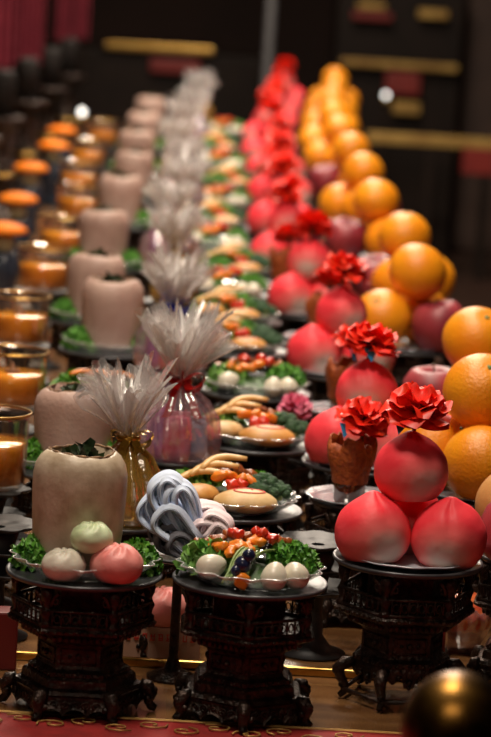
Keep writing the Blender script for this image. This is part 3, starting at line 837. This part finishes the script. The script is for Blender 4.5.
for i, (x, y, kind) in enumerate(veg):
    nm = ORD[i] + ' vegetable platter from the front'
    rg = random.Random(300 + i)
    stand(x, y, 'the ' + nm, R(30 + 13 * i if i else 30), 'A')
    z = PT + .0032
    place('glass_dish', ME_dish, 'fluted clear glass dish of the ' + nm, 'dish', (x, y, PT + .0004), group='fluted glass dishes')
    o = place('greens_bed', ME_bed, 'bed of dark greens on the ' + nm, 'greens', (x, y + .005, z - .002), group='beds of greens'); o['kind'] = 'stuff'
    if kind == 'E':
        for j, (dx, dy, rz) in enumerate(((-.052, -.042, .3), (.028, -.066, 1.3), (.056, -.050, 1.9))):
            place('peeled_egg', ME_egg, 'peeled white egg, ' + ('left', 'centre', 'right')[j] + ' one on the ' + nm, 'egg', (x + dx, y + dy, z + .0175 + (.004 if j == 0 else 0)), (0, (-.25, -.9, -.5)[j], rz), (.88, .95, .95), 'peeled eggs')
        clump('lettuce', i, x - .050, y + .006, z + .010, 'curly lettuce left on the ' + nm, (1.1, 1.1, 1.3))
        clump('parsley', i, x + .052, y + .010, z + .014, 'curly parsley right on the ' + nm, (1.05, 1, 1.15))
        bits(ME_carrot, 'carrot_slice', 'carrot', 'bright orange carrot slice', [(-.046, .0, .040), (-.034, -.006, .036), (-.022, .004, .041), (-.010, -.002, .040), (.002, .012, .046)], x, y, z, nm, rg)
        bits(ME_brown, 'braised_chunk', 'braised vegetable', 'rust brown braised chunk', [(-.066, .036, .034), (-.048, .040, .040), (-.03, .045, .044), (-.012, .04, .047), (.008, .045, .047), (.026, .04, .044), (.038, .025, .044)], x, y, z, nm, rg)
        bits(ME_pepper, 'pepper_piece', 'pepper', 'glossy red pepper piece', [(-.024, .028, .052), (.006, .026, .055), (.020, .020, .050)], x, y, z, nm, rg)
        if i == 0:
            b = MB(); r2 = random.Random(9)
            for k in range(22):
                x0 = r2.uniform(-.035, -.01); x1 = r2.uniform(-.004, .03); off = r2.uniform(-.01, .012)
                pts = []
                for t in [q / 8 for q in range(9)]:
                    pts.append((x0 + (x1 - x0) * t + .006 * math.sin(3 * t + k), -.070 + .075 * t + off * t, .010 + .030 * math.sin(PI * .5 * min(1, t * 1.3)) + .003 * math.sin(k + 5 * t)))
                b.tube(pts, .0017, 5)
            o = place('scallion_strips', b.mesh('scallion_strips', m_noodle), 'tangle of thin green scallion strips between the front eggs', 'scallions', (x, y, z)); o['kind'] = 'stuff'
            b = MB()
            b.ball(.0115, 16, 12, M=T(0, 0, .0)); b.ball(.009, 14, 10, M=T(.003, -.001, .013)); b.ball(.007, 12, 10, M=T(-.006, -.006, -.009))
            place('dark_berry', b.mesh('dark_berry', m_berry), 'glossy blue black berry among the scallion strips on the front platter', 'berry', (x - .012, y - .068, z + .032), (0, .3, 0))
            place('carrot_flower', chunk_mesh(m_carrot, 11, (.009, .006, .010)), 'small orange carrot flower below the dark berry on the front platter', 'carrot', (x - .012, y - .080, z + .013), (0, .4, 0))
    else:
        me = ME_roll if i == 1 or i % 3 == 0 else ME_roll2
        roll(me, (x + .016, y - .052, z + .0165), .1, 'round bread roll with red icing, right front of the ' + nm, True, 1.0 if i < 3 else .8)
        if i < 6: roll(ME_roll2 if i != 2 else ME_roll, (x - .052, y - .022, z + .019), .9, 'smaller golden bread roll, left front of the ' + nm, False, .78)
        else: clump('parsley', i + 1, x - .050, y - .030, z + .004, 'curly parsley left front of the ' + nm, 1.1)
        for k, (dx, dy) in enumerate(((.042, .018), (.064, .002))):
            place('broccoli', [('florets', ME_broc[k]), ('stalk', ME_bstalk)], 'dark green broccoli floret, ' + ('left', 'right')[k] + ' one on the ' + nm, 'broccoli', (x + dx, y + dy, z + .016), (.1, .1, i + k), 1.0 if k == 0 else .72, 'broccoli on the platters')
        clump('lettuce', i, x - .058, y + .030, z + .008, 'curly lettuce left on the ' + nm, 1.25)
        for k, (dx, dy, dz, rz) in enumerate(((-.030, .010, .048, .35), (-.016, .026, .056, .5), (-.048, -.004, .040, .2))):
            place('vegetable_strip', ME_strip_t, 'long tan vegetable strip, ' + ('middle', 'upper', 'lower')[k] + ' one on the ' + nm, 'vegetable strip', (x + dx, y + dy, z + dz), (0, -.15, rz), 1, 'tan strips on the platters')
        bits(ME_carrot, 'carrot_slice', 'carrot', 'bright orange carrot slice', [(-.022, -.004, .044), (-.006, .0, .044), (.010, -.006, .040), (.022, .002, .038)][:4 if i < 3 else 2], x, y, z, nm, rg)
        bits(ME_pepper, 'pepper_piece', 'pepper', 'glossy red pepper piece', [(-.004, -.020, .034), (.010, -.018, .036)], x, y, z, nm, rg)
        bits(ME_brown, 'braised_chunk', 'braised vegetable', 'rust brown braised chunk', [(-.05, .052, .034), (-.032, .056, .040), (-.014, .058, .042), (.006, .056, .042), (.024, .054, .036)], x, y, z, nm, rg)
        if i > 2: clump('parsley', i, x + .008, y + .016, z + .020, 'curly parsley in the middle of the ' + nm, 1.15)
        clump('parsley', i, x + .036, y + .062, z + .004, 'curly parsley at the back of the ' + nm, 1.15)
# the leafy dish between the second and third melon
x, y = -.148, 4.953
stand(x, y, 'the leafy dish between the second and third melons', R(5), 'A')
z = PT + .0032
clump('lettuce', 0, x + .03, y - .02, z, 'pale lettuce on the leafy dish between the second and third melons', 1.3)
clump('parsley', 1, x - .04, y + .03, z, 'curly parsley on the leafy dish between the second and third melons', 1.4)
for k in range(3):
    place('vegetable_strip', ME_strip_c, 'orange carrot strip, ' + ('left', 'middle', 'right')[k] + ' one on the leafy dish behind the second melon', 'carrot', (x - .02 + .03 * k, y + .0, z + .040), (0, .1, .3 + .1 * k), 1, 'carrot strips on the leafy dish')

# ---------------------------------------------------------------- cellophane gift bags
def bagbody(m, h=.118, r=.058, seed=0):
    b = MB()
    def f(q, z, a):
        k = z / h
        return (q * (1 + (.05 + .22 * k * k) * math.sin(9 * a + seed + 2 * k) * (1 if k < .98 else .6) + .03 * math.sin(4 * a + seed)), z)
    b.lathe([(0, 0), (r * .85, 0), (r, .006), (r * 1.02, h * .3), (r * .92, h * .55), (r * .62, h * .78), (r * .3, h * .93), (.011, h)], 72, fn=f)
    return b.mesh('bag', m)
def plume(h=.115, rt=.075, seed=0):
    b = MB(); rg = random.Random(seed)
    for layer in range(2):
        o = rg.uniform(0, 6); sc = 1 - .35 * layer
        def f(u, v):
            a = u * 2 * PI
            jag = .74 + .16 * math.sin(5 * a + o) + .14 * math.sin(11 * a + 2 * o) + .08 * noise.noise(Vector((a * 3, seed, layer)))
            rr = .009 + (rt * .8 * sc) * (v ** 1.25) * (1 + .20 * math.sin(8 * a + o) * v)
            fold = .009 * v * math.sin(19 * a + o)
            return ((rr + fold) * math.cos(a + .25 * v), (rr + fold) * math.sin(a + .25 * v), h * (1 + .12 * layer) * v * jag)
        b.grid(120, 9, f)
    b.k = 1
    for k in range(26):                               # looped strips of film standing out of the plume
        a = 2 * PI * k / 26 + rg.uniform(-.2, .2); L_ = h * rg.uniform(.75, 1.2); q = rt * rg.uniform(.35, 1.1); w_ = rg.uniform(.0022, .0050); tw = rg.uniform(-1.6, 1.6); cu = rg.uniform(0, .45)
        def f(u, v):
            c = q * v ** 1.3; aa = a + .2 * math.sin(3 * v + k)
            s_ = (u - .5) * 2 * w_ * (.35 + math.sin(PI * min(1, .1 + .85 * v)))
            d = aa + PI / 2 + tw * v
            return (c * math.cos(aa) + s_ * math.cos(d), c * math.sin(aa) + s_ * math.sin(d), L_ * (v - cu * v ** 4) + .004 * (abs(u - .5) * 2) ** 2)
        b.grid(5, 12, f)
    return b.mesh('plume', m_cello, m_strip)
def bow(m, seed=0):
    b = MB()
    b.tube([(.013 * math.cos(a), .013 * math.sin(a), .0) for a in [2 * PI * k / 16 for k in range(16)]], .0045, 8, closed=True)
    for k, (ry_, ln) in enumerate(((.5, .034), (2.6, .034), (.2, .028), (2.9, .028), (1.6, .026))):
        def f(u, v):
            t = v * 2 * PI
            x = ln * (1 - math.cos(t)) / 2; z_ = .011 * math.sin(t); y_ = (u - .5) * .016
            return (x * math.cos(ry_), -.012 + y_ - x * .35, x * math.sin(ry_) * .8 + z_ * math.cos(ry_) - .004)
        b.grid(4, 14, f)
    for s_ in (-1, 1):
        b.grid(3, 8, lambda u, v: (s_ * (.004 + .020 * v) + (u - .5) * .012, -.016 - .012 * v, -.045 * v + .004 * math.sin(6 * v)))
    return b.mesh('bow', m)
ME_bagg, ME_bagc = bagbody(m_foil, .118, .050), bagbody(m_celloclear, .118, .066, 2)
ME_bagc2 = bagbody(m_celloclear, .105, .056, 1)
ME_plumes = [plume(.104, .066, 1), plume(.102, .064, 2), plume(.104, .066, 3)]
ME_bow = {'red': bow(m_redrib), 'blue': bow(m_bluerib), 'gold': bow(m_goldrib)}
def packet_mesh(m):
    b = MB(); b.box(0, 0, .022, .042, .022, .044, bevel=.007)
    b.box(0, 0, .0455, .036, .004, .006); b.box(0, 0, -.0005, .036, .004, .003)
    return b.mesh('packet', m)
ME_pk = [('purple', packet_mesh(m_purple)), ('pink', packet_mesh(m_pinkpkt)), ('pale blue', packet_mesh(m_bluepkt))]
bags = [(-.072, 3.942, 'gold', .118), (-.006, 4.452, 'red', .105), (-.028, 5.38, 'blue', .118), (-.035, 6.34, 'gold', .118), (-.056, 7.018, 'red', .118), (-.03, 7.7, 'gold', .118), (-.04, 8.45, 'blue', .118),
        (-.068, 9.3, 'gold', .118), (-.05, 10.2, 'red', .118), (-.02, 11.1, 'blue', .118), (.0, 12.2, 'gold', .118)]
for i, (x, y, rib, h) in enumerate(bags):
    nm = ORD[i] + ' from the front'
    stand(x, y, 'the ' + ORD[i] + ' cellophane gift bag from the front', R(11 * i), 'S')
    z = PT + .0012
    body = ME_bagg if i == 0 else (ME_bagc2 if i == 1 else (ME_bagc if rib != 'gold' else ME_bagg))
    hz = {0: .118, 1: .105}.get(i, .118)
    lean = {0: -.12, 1: .12, 2: -.30}.get(i, .05)
    ps = [('bag', body, None, 'gold film body' if body is ME_bagg else 'clear film body'), ('plume', ME_plumes[i % 3], T(0, 0, hz, ry=lean, rz=i * .9), 'flared cellophane plume'), ('bow', ME_bow[rib], T(0, 0, hz, rz=.2), rib + ' ribbon bow')]
    place('gift_bag', ps, 'cellophane gift bag with ' + rib + ' ribbon and flared plume, ' + nm, 'gift bag', (x, y, z), (0, 0, 0), (1.12, 1.12, 1.16) if i == 1 else 1, 'cellophane gift bags')
    if body is not ME_bagg:
        for k, (c, me) in enumerate(ME_pk):
            a = R(-150 + 60 * k)
            q = .030
            place('packet', me, c + ' sweet packet inside the ' + ORD[i] + ' gift bag from the front', 'packet', (x + q * math.cos(a), y + q * math.sin(a) * .9, z + .003), (0, 0, R(-30 + 30 * k)), (1.05, 1.0, 1.75 - .2 * k), 'packets in the gift bags')

# ---------------------------------------------------------------- folded towels beside the front platter
def towel(name, m, loops, label, loc, rz):
    """cloth folded over into rounded loops; every fold is a thick band swept across its depth"""
    b = MB(); n = 26
    for (bx, tx_, tz, fat, yo, w_, rr) in loops:
        B, E = Vector((bx, 0)), Vector((tx_, tz)); ax = E - B; L_ = ax.length; ax.normalize(); nr = Vector((-ax.y, ax.x))
        mid = []
        for k in range(n + 1):
            t = k / n * 2 - 1
            mid.append(B + ax * (L_ * math.cos(t * PI / 2) ** .5) + nr * (fat * math.sin(t * PI * .92) + .3 * fat * math.sin(PI * abs(t)) + .010 * math.sin(t * 1.5)))
        th = .0098
        def sec(v):
            o = []
            e = math.sqrt(max(.02, 1 - (2 * v - 1) ** 6))
            for sg in (1, -1):
                rng_ = range(n + 1) if sg > 0 else range(n, -1, -1)
                for k in rng_:
                    d = (mid[min(n, k + 1)] - mid[max(0, k - 1)]).normalized()
                    q = mid[k] + Vector((-d.y, d.x)) * (sg * th / 2 * e)
                    o.append((q.x, (v - .5) * w_ + .003 * math.sin(40 * q.y + 9 * yo * 100), q.y * (1 - .03 * (2 * v - 1) ** 2)))
            return o
        vs, fs = [], []; nv = 11
        for j in range(nv): vs += sec(j / (nv - 1))
        mm = 2 * (n + 1)
        for j in range(nv - 1):
            for k in range(mm):
                l = (k + 1) % mm; fs.append((j * mm + k, j * mm + l, (j + 1) * mm + l, (j + 1) * mm + k))
        for j in (0, nv - 1):
            for k in range(n): fs.append((j * mm + k, j * mm + k + 1, j * mm + mm - 2 - k, j * mm + mm - 1 - k))
        b._add(vs, fs, T(0, yo, 0, rz=rr), True)
    return place(name, b.mesh(name, m), label, 'towel', loc, (0, 0, rz))
tx, ty = .007, 3.79
b = MB(); b.lathe([(0, 0), (.034, 0), (.035, .004), (.012, .014), (.0065, .03), (.0065, .15), (.014, .166), (0, .167)], 24)
c_ = MB(); c_.lathe([(0, .166), (.050, .167), (.062, .172), (.061, .1745), (.05, .1705), (0, .1695)], 40)
place('slim_stand', [('column', b.mesh('column', m_bronze)), ('plate', c_.mesh('plate', m_bronze_flat))], 'slim dark stand with a round plate under the folded towels', 'stand', (tx, ty, 0))
towel('folded_towel', m_shadetowel, [(.022, -.030, .040, .012, .004, .050, -.15), (.024, -.028, .026, .009, -.018, .034, .1), (.024, -.012, .020, .006, -.032, .03, .1)],
      'shaded lower folds of the blue towel, coloured dark grey', (tx + .0, ty, PT + .002), 0)
towel('folded_towel', m_bluetowel, [(.026, -.030, .062, .0150, .004, .046, -.25), (.026, -.029, .060, .0045, .003, .040, -.25), (.028, -.014, .092, .0150, -.004, .040, -.05), (.028, -.013, .090, .0050, -.006, .036, -.05),
      (.030, .003, .084, .0120, -.010, .036, .15), (.030, .004, .080, .0035, -.012, .032, .15), (.030, -.016, .050, .0120, -.024, .022, -.1)],
      'pale blue towel folded in upright loops beside the front platter', (tx - .012, ty - .010, PT + .010), .1)
towel('folded_towel', m_pinktowel, [(-.004, .000, .052, .0110, .008, .030, .35), (.0, .014, .050, .0110, .0, .034, .1), (.002, .014, .046, .0035, -.002, .030, .1), (.004, .028, .040, .0100, -.010, .030, -.15), (.006, .028, .036, .003, -.012, .026, -.15),
      (.004, .010, .032, .0100, -.022, .018, .1), (.008, .034, .022, .008, -.022, .018, -.1)],
      'pale pink towel bunched in soft folds right of the blue towel', (tx + .030, ty - .008, PT + .012), .0)

# ---------------------------------------------------------------- lane of oil jars
m_jar = clear('jar_glass', tint=(1, .96, .92), see=.92, rough=.05, diffuse=.03)
def jar_glass():
    b = MB(); b.lathe([(0, 0), (.048, 0), (.053, .004), (.0545, .03), (.056, .078), (.0575, .084), (.056, .0855), (.0545, .080), (.053, .03), (.051, .006), (0, .004)], 40)
    return b.mesh('glass', m_jar)
def jar_oil():
    b = MB(); b.lathe([(0, .0045), (.0505, .0065), (.0522, .03), (.0528, .050), (.050, .0515), (0, .0515)], 40)
    return b.mesh('oil', m_oil)
def jar_rim():
    b = MB(); b.tube([(.0577 * math.cos(a), .0577 * math.sin(a), .0845) for a in [2 * PI * k / 40 for k in range(40)]], .0016, 6, closed=True)
    return b.mesh('rim', m_gold)
def jar_float():
    b = MB(); b.lathe([(0, .0516), (.013, .0516), (.013, .055), (.004, .056), (.002, .066), (0, .067)], 16)
    return b.mesh('wick_float', m_wick)
JARP = [('glass', jar_glass()), ('oil', jar_oil(), None, 'amber oil', [('wick_float', jar_float())]), ('rim', jar_rim(), None, 'gilt rim')]
def scallop_stand():
    b1 = MB(); b1.lathe([(0, 0), (.05, 0), (.052, .004), (.03, .012), (.016, .03), (.013, .08), (.02, .12), (.032, .164), (0, .166)], 24)
    col = b1.mesh('column', m_pewter)
    tiers = []
    for z, r in ((.166, .062), (.128, .056), (.096, .064)):
        b2 = MB()
        b2.lathe([(.010, z), (r * .7, z + .001), (r, z + .009), (r * .99, z + .0105), (r * .7, z + .003), (.010, z + .003)], 64, fn=lambda q, zz, a: (q * (1 + .07 * math.cos(8 * a) * (q > .03)), zz))
        tiers.append(('tier', b2.mesh('scalloped_tier', m_pewter)))
    return [('column', col)] + tiers
SCP = scallop_stand()
jars = [(-.278, 4.15), (-.291, 4.858), (-.326, 5.59), (-.327, 6.44), (-.318, 7.13), (-.322, 8.022), (-.354, 8.804), (-.365, 9.705), (-.352, 10.7)]
for i, (x, y) in enumerate(jars):
    nm = ORD[i] + ' oil jar from the front'
    place('tiered_stand', SCP, 'scalloped pewter tiered stand under the ' + nm, 'stand', (x, y, 0), (0, 0, i), 1, 'scalloped tiered stands')
    place('oil_jar', JARP, 'glass jar of amber oil with gilt rim, ' + ORD[i] + ' from the front', 'jar', (x, y, .1775), (0, 0, i), (1.04, 1.04, 1.3 if i == 0 else 1.12), 'amber oil jars')

# ---------------------------------------------------------------- far left: orange capped cups and dark candlesticks
def cup_parts():
    a = MB(); a.lathe([(0, 0), (.036, 0), (.040, .006), (.030, .02), (.040, .06), (.050, .10), (.046, .135), (.034, .15), (0, .15)], 28)
    c = MB(); c.lathe([(0, .15), (.022, .15), (.029, .165), (.030, .18), (.024, .196), (0, .197)], 24)
    d = MB(); d.lathe([(.030, .196), (.054, .197), (.064, .201), (.062, .209), (.048, .218), (.022, .224), (0, .225)], 32, fn=lambda q, z, t: (q * (1 + .04 * math.cos(8 * t)), z))
    d.lathe([(0, .196), (.030, .196)], 32)
    return [('body', a.mesh('body', m_darkblue)), ('collar', c.mesh('collar', m_cream), None, 'cream rounded collar'), ('cap', d.mesh('cap', m_orangecap), None, 'bright orange domed cap')]
CUP = cup_parts()
for i, (px, py) in enumerate(((5, 227), (18, 197), (31, 166), (54, 144), (62, 129))):
    p = onz(px, py, .212)
    place('offering_cup', CUP, 'dark blue offering cup with orange domed cap, ' + ORD[i] + ' from the front', 'cup', (p.x, p.y, .0), (0, 0, i), (.88, .88, 1), 'orange capped cups')
def candlestick_parts():
    a = MB(); a.lathe([(0, 0), (.085, 0), (.088, .012), (.05, .03), (.03, .06), (.024, .12), (.042, .15), (.024, .18), (.022, .26), (.05, .30), (.07, .32), (.072, .33), (.05, .33), (0, .328)], 24)
    b_ = MB(); b_.lathe([(0, .329), (.034, .329), (.034, .46), (.026, .475), (0, .476)], 16)
    c = MB(); c.tube([(.044 * math.cos(t), .044 * math.sin(t), .15) for t in [2 * PI * k / 20 for k in range(20)]], .006, 6, closed=True)
    return [('stem', a.mesh('stem', m_bronze)), ('candle', b_.mesh('candle', m_blackwax), None, 'dark thick candle'), ('collar', c.mesh('collar', m_gold), None, 'gilt ring')]
CSP = candlestick_parts()
for i, (px, d) in enumerate(((4, 7.9), (22, 8.6), (42, 9.5), (62, 10.4), (82, 11.3), (96, 12.3))):
    p = at(px, 120, d)
    place('candlestick', CSP, 'tall dark bronze candlestick at the left edge of table, ' + ORD[i] + ' from the front', 'candlestick', (p.x - .13, d, 0), (0, 0, i), (1.1, 1.1, 1.05), 'dark candlesticks')

# ---------------------------------------------------------------- small things between the pedestals
b = MB(); b.box(0, 0, 0, 1.3, .012, .012, bevel=.003)
q = onz(250, 682, .006)
place('brass_strip', b.mesh('brass_strip', m_gold), 'thin polished brass strip across the table behind the front pedestals', 'strip', (-.1, 3.845, .0061))
def carton():
    a = MB(); a.box(0, 0, .024, .11, .05, .048, bevel=.002)
    k = MB(); rg = random.Random(4)
    for i in range(9):                               # a row of red characters along the front
        cx = -.044 + .011 * i
        for s_ in range(4):
            if rg.random() < .55: k.box(cx + rg.uniform(-.001, .001), -.0255, .030 + .0028 * s_, .0075 * rg.uniform(.5, 1), .0008, .0012)
        for s_ in range(2): k.box(cx + (-.0022, .0022)[s_], -.0255, .0342, .0012, .0008, .010 * rg.uniform(.6, 1))
    return [('box', a.mesh('box', m_carton)), ('characters', k.mesh('characters', m_redink), None, 'row of red characters')]
place('carton', carton(), 'pale pink carton with red characters between the two front left pedestals', 'carton', (-.012, 3.90, .0), (0, 0, .02))
place('steamed_bun', ME_bao['pink'], 'dusky pink bun on the carton with red characters', 'bun', (-.012, 3.895, .048 + .0235), (0, 0, 1), 1)
b = MB(); b.box(0, 0, .04, .05, .04, .08, bevel=.003)
place('red_box', b.mesh('red_box', m_redbox), 'upright red box left of the front melon pedestal', 'box', (-.229, 3.80, 0), (0, 0, .1))
def frill_bowl():
    a = MB(); a.lathe([(0, 0), (.018, 0), (.020, .006), (.030, .020), (.040, .046), (.044, .062), (.0425, .062), (.038, .046), (.028, .022), (0, .012)], 72,
                      fn=lambda q, z, t: (q * (1 + .07 * math.cos(14 * t) * max(0, (z - .03) / .03)), z + .004 * math.cos(14 * t) * max(0, (z - .045) / .017)))
    c = MB(); c.ball(1, 24, 14, M=T(0, 0, .050, sc=(.040, .040, .030)))
    return [('bowl', a.mesh('bowl', m_celloclear)), ('jelly', c.mesh('jelly', m_jelly), None, 'red domed jelly')]
p = onz(466, 655, .031)
place('frilled_bowl', frill_bowl(), 'frilled clear bowl of red jelly at the right, behind the front peach pedestal', 'bowl', (.417, 4.03, 0), (.0, 0, 0), 1.1)
def votive():
    a = MB(); a.lathe([(0, 0), (.016, 0), (.018, .004), (.018, .105), (0, .105)], 16)
    c = MB(); c.lathe([(0, .106), (.006, .110), (.0078, .118), (.005, .132), (0, .146)], 12)
    return [('candle', a.mesh('candle', m_redlac)), ('flame', c.mesh('flame', m_flame), None, 'small orange flame')]
p = onz(447, 598, .124)
place('votive_candle', votive(), 'small red candle with orange flame behind the front peach pedestal', 'candle', (.372, 3.99, 0), sc=(1, 1, .74))
for i, (x, y) in enumerate(((.2, 3.968), (.19, 4.82), (-.246, 3.965))):
    place('tiered_stand', SCP, 'scalloped pewter tiered stand ' + ('right of the first vegetable platter', 'under the pink silk flower', 'left of the front melon')[i], 'stand', (x, y, 0), (0, 0, i), .93, 'scalloped tiered stands')
place('pink_flower', [('blossom', ME_pinkbl), ('stem', ME_rstem)], 'crimson pink silk flower on the empty tiered stand behind', 'flower', (.19, 4.82, .205), (.5, 0, 0), 1)

# brass finial in the near right corner
def finial():
    a = MB(); a.lathe([(0, 0), (.075, 0), (.078, .01), (.05, .03), (.03, .08), (.028, .14), (.045, .18), (.05, .20), (.03, .214), (0, .214)], 32)
    c = MB(); c.ball(.050, 32, 22, M=T(0, 0, .262))
    return [('base', a.mesh('base', m_brass)), ('ball', c.mesh('ball', m_brass), None, 'dark polished brass ball')]
p = at(457, 731, 2.56)
place('brass_finial', finial(), 'dark brass ball finial in the near right corner of the table', 'finial', (p.x, p.y, 0), (0, 0, 0), (1.04, 1.04, p.z / .262))

# ---------------------------------------------------------------- far end of the hall
D = 17.0
def P(px, py): return at(px, py, D)
def rail(x0, x1, py, hpx, m, name='rail', dd=D):
    a, c = at(x0, py, dd), at(x1, py, dd); h = hpx / F * dd
    q_ = MB(); q_.box((a.x + c.x) / 2, dd, (a.z + c.z) / 2, abs(c.x - a.x), .06, h, bevel=.008)
    return q_.mesh(name, m)
xs0, xs1 = P(-40, 60).x, P(262, 60).x
b = MB(); b.box((xs0 + xs1) / 2, D + .35, (FZ + P(150, 52).z) / 2, xs1 - xs0, .6, P(150, 52).z - FZ, bevel=.01)
place('altar_cabinet', [('case', b.mesh('case', m_wood)), ('gold_edge', rail(105, 214, 48, 7, m_gold), None, 'gilt front edge'), ('red_panel', rail(150, 200, 66, 14, m_redlac), None, 'red lacquer panel')],
      'dark lacquered altar cabinet with gilt edge at the far end, left', 'cabinet', (0, 0, 0))
z62, z140 = P(400, 66).z, P(430, 139).z
xr0, xr1 = P(335, 62).x, P(500, 140).x
b = MB(); b.box((xr0 + P(462, 70).x) / 2, D + .35, (FZ + z62 + .45) / 2, P(462, 70).x - xr0, .5, z62 + .45 - FZ, bevel=.01)
cab = [('case', b.mesh('case', m_wood)), ('gold_shelf', rail(340, 458, 65, 7, m_goldpaint), None, 'dull gold shelf edge'), ('red_panel', rail(385, 420, 83, 22, m_redlac), None, 'red lacquer panel'),
       ('gold_ornament', rail(392, 420, 108, 12, m_goldpaint), None, 'dull gold ornament'),
       ('gilt_plaque', rail(357, 386, 6, 7, m_goldpaint)), ('gilt_plaque', rail(418, 448, 14, 9, m_goldpaint)), ('red_panel', rail(352, 392, 16, 8, m_redlac))]
place('shrine_cabinet', cab, 'dark lacquered shrine cabinet with gold shelf and red panel at the far end, right', 'cabinet', (0, 0, 0))
lo_ = rail(366, 540, 142, 11, m_goldpaint, 'top_rail', 16.0)
q0 = at(450, 142, 16.0)
posts = []
for px in (372, 430, 488):
    a = at(px, 142, 16.0); q_ = MB(); q_.box(a.x, 16.0, (FZ + q0.z - .03) / 2, .05, .05, q0.z - .03 - FZ); posts.append(('post', q_.mesh('post', m_wood)))
place('railing', [('top_rail', lo_, None, 'olive gold top rail'), ('red_panel', rail(462, 540, 162, 28, m_redlac, 'red_panel', 16.0), None, 'dim red panel')] + posts, 'low railing with olive gold top rail in the dark at right', 'railing', (0, 0, 0))
b = MB(); a = at(480, 60, 17.6); b.box(a.x + .06, 17.6, (FZ + 1.6) / 2, .32, .3, 1.6 - FZ, bevel=.02)
place('column', b.mesh('column', m_brownwood), 'brown wooden column at the far right', 'column', (0, 0, 0))
b = MB(); a = at(269, 40, 15.6); b.lathe([(0, FZ), (.06, FZ), (.035, FZ + .05), (.026, FZ + .1), (.026, 3.29), (0, 3.29)], 16, M=T(a.x, 15.6, 0))
place('post', b.mesh('post', m_grey), 'slim grey post behind the tallest peach buns', 'post', (0, 0, 0))
def glint_parts():  # glowing ball on a foot, added in place of a blurred glint
    a = MB(); a.ball(.015, 14, 10)
    c = MB(); c.lathe([(0, -.05), (.016, -.05), (.016, -.018), (0, -.017)], 12)
    return [('globe', a.mesh('globe', m_glint), None, 'white ball glowing as a glint'), ('glint_foot', c.mesh('glint_foot', m_gold))]
GLINT = glint_parts()
for i, (px, py, d, wh) in enumerate(((386, 95, 16.6, 'before the far right cabinet'), (82, 112, 12.6, 'beyond the dark candlesticks'))):
    a = at(px, py, d)
    q_ = MB(); q_.lathe([(0, (FZ if d > 14.6 else 0) - a.z), (.05, (FZ if d > 14.6 else 0) - a.z), (.012, (FZ if d > 14.6 else 0) - a.z + .03), (.010, -.05), (0, -.049)], 12)
    place('glint_globe', GLINT + [('stem', q_.mesh('stem', m_wood))], 'small glowing white ball standing in for a glint ' + wh, 'glint', a)
# crimson curtains at the far left
for i, (x0, x1, yb) in enumerate(((-30, 12, 66), (14, 42, 62), (54, 70, 40), (72, 88, 38))):
    dd = 14.9 + .05 * i
    a, c = at(x0, yb, dd), at(x1, yb, dd)
    b = MB(); n_ = 5 if i < 2 else 3
    def f(u, v): return (a.x + (c.x - a.x) * u, dd + .025 * math.sin(u * n_ * 2 * PI), a.z + (3.28 - a.z) * v)
    b.grid(60, 3, f)
    b.grid(60, 3, lambda u, v: (f(u, v)[0], f(u, v)[1] + .012, f(u, v)[2]))
    place('curtain', b.mesh('curtain', m_curtain), 'hanging pleated crimson curtain, ' + ORD[i] + ' of four from the left', 'curtain', (0, 0, 0), group='crimson curtains')
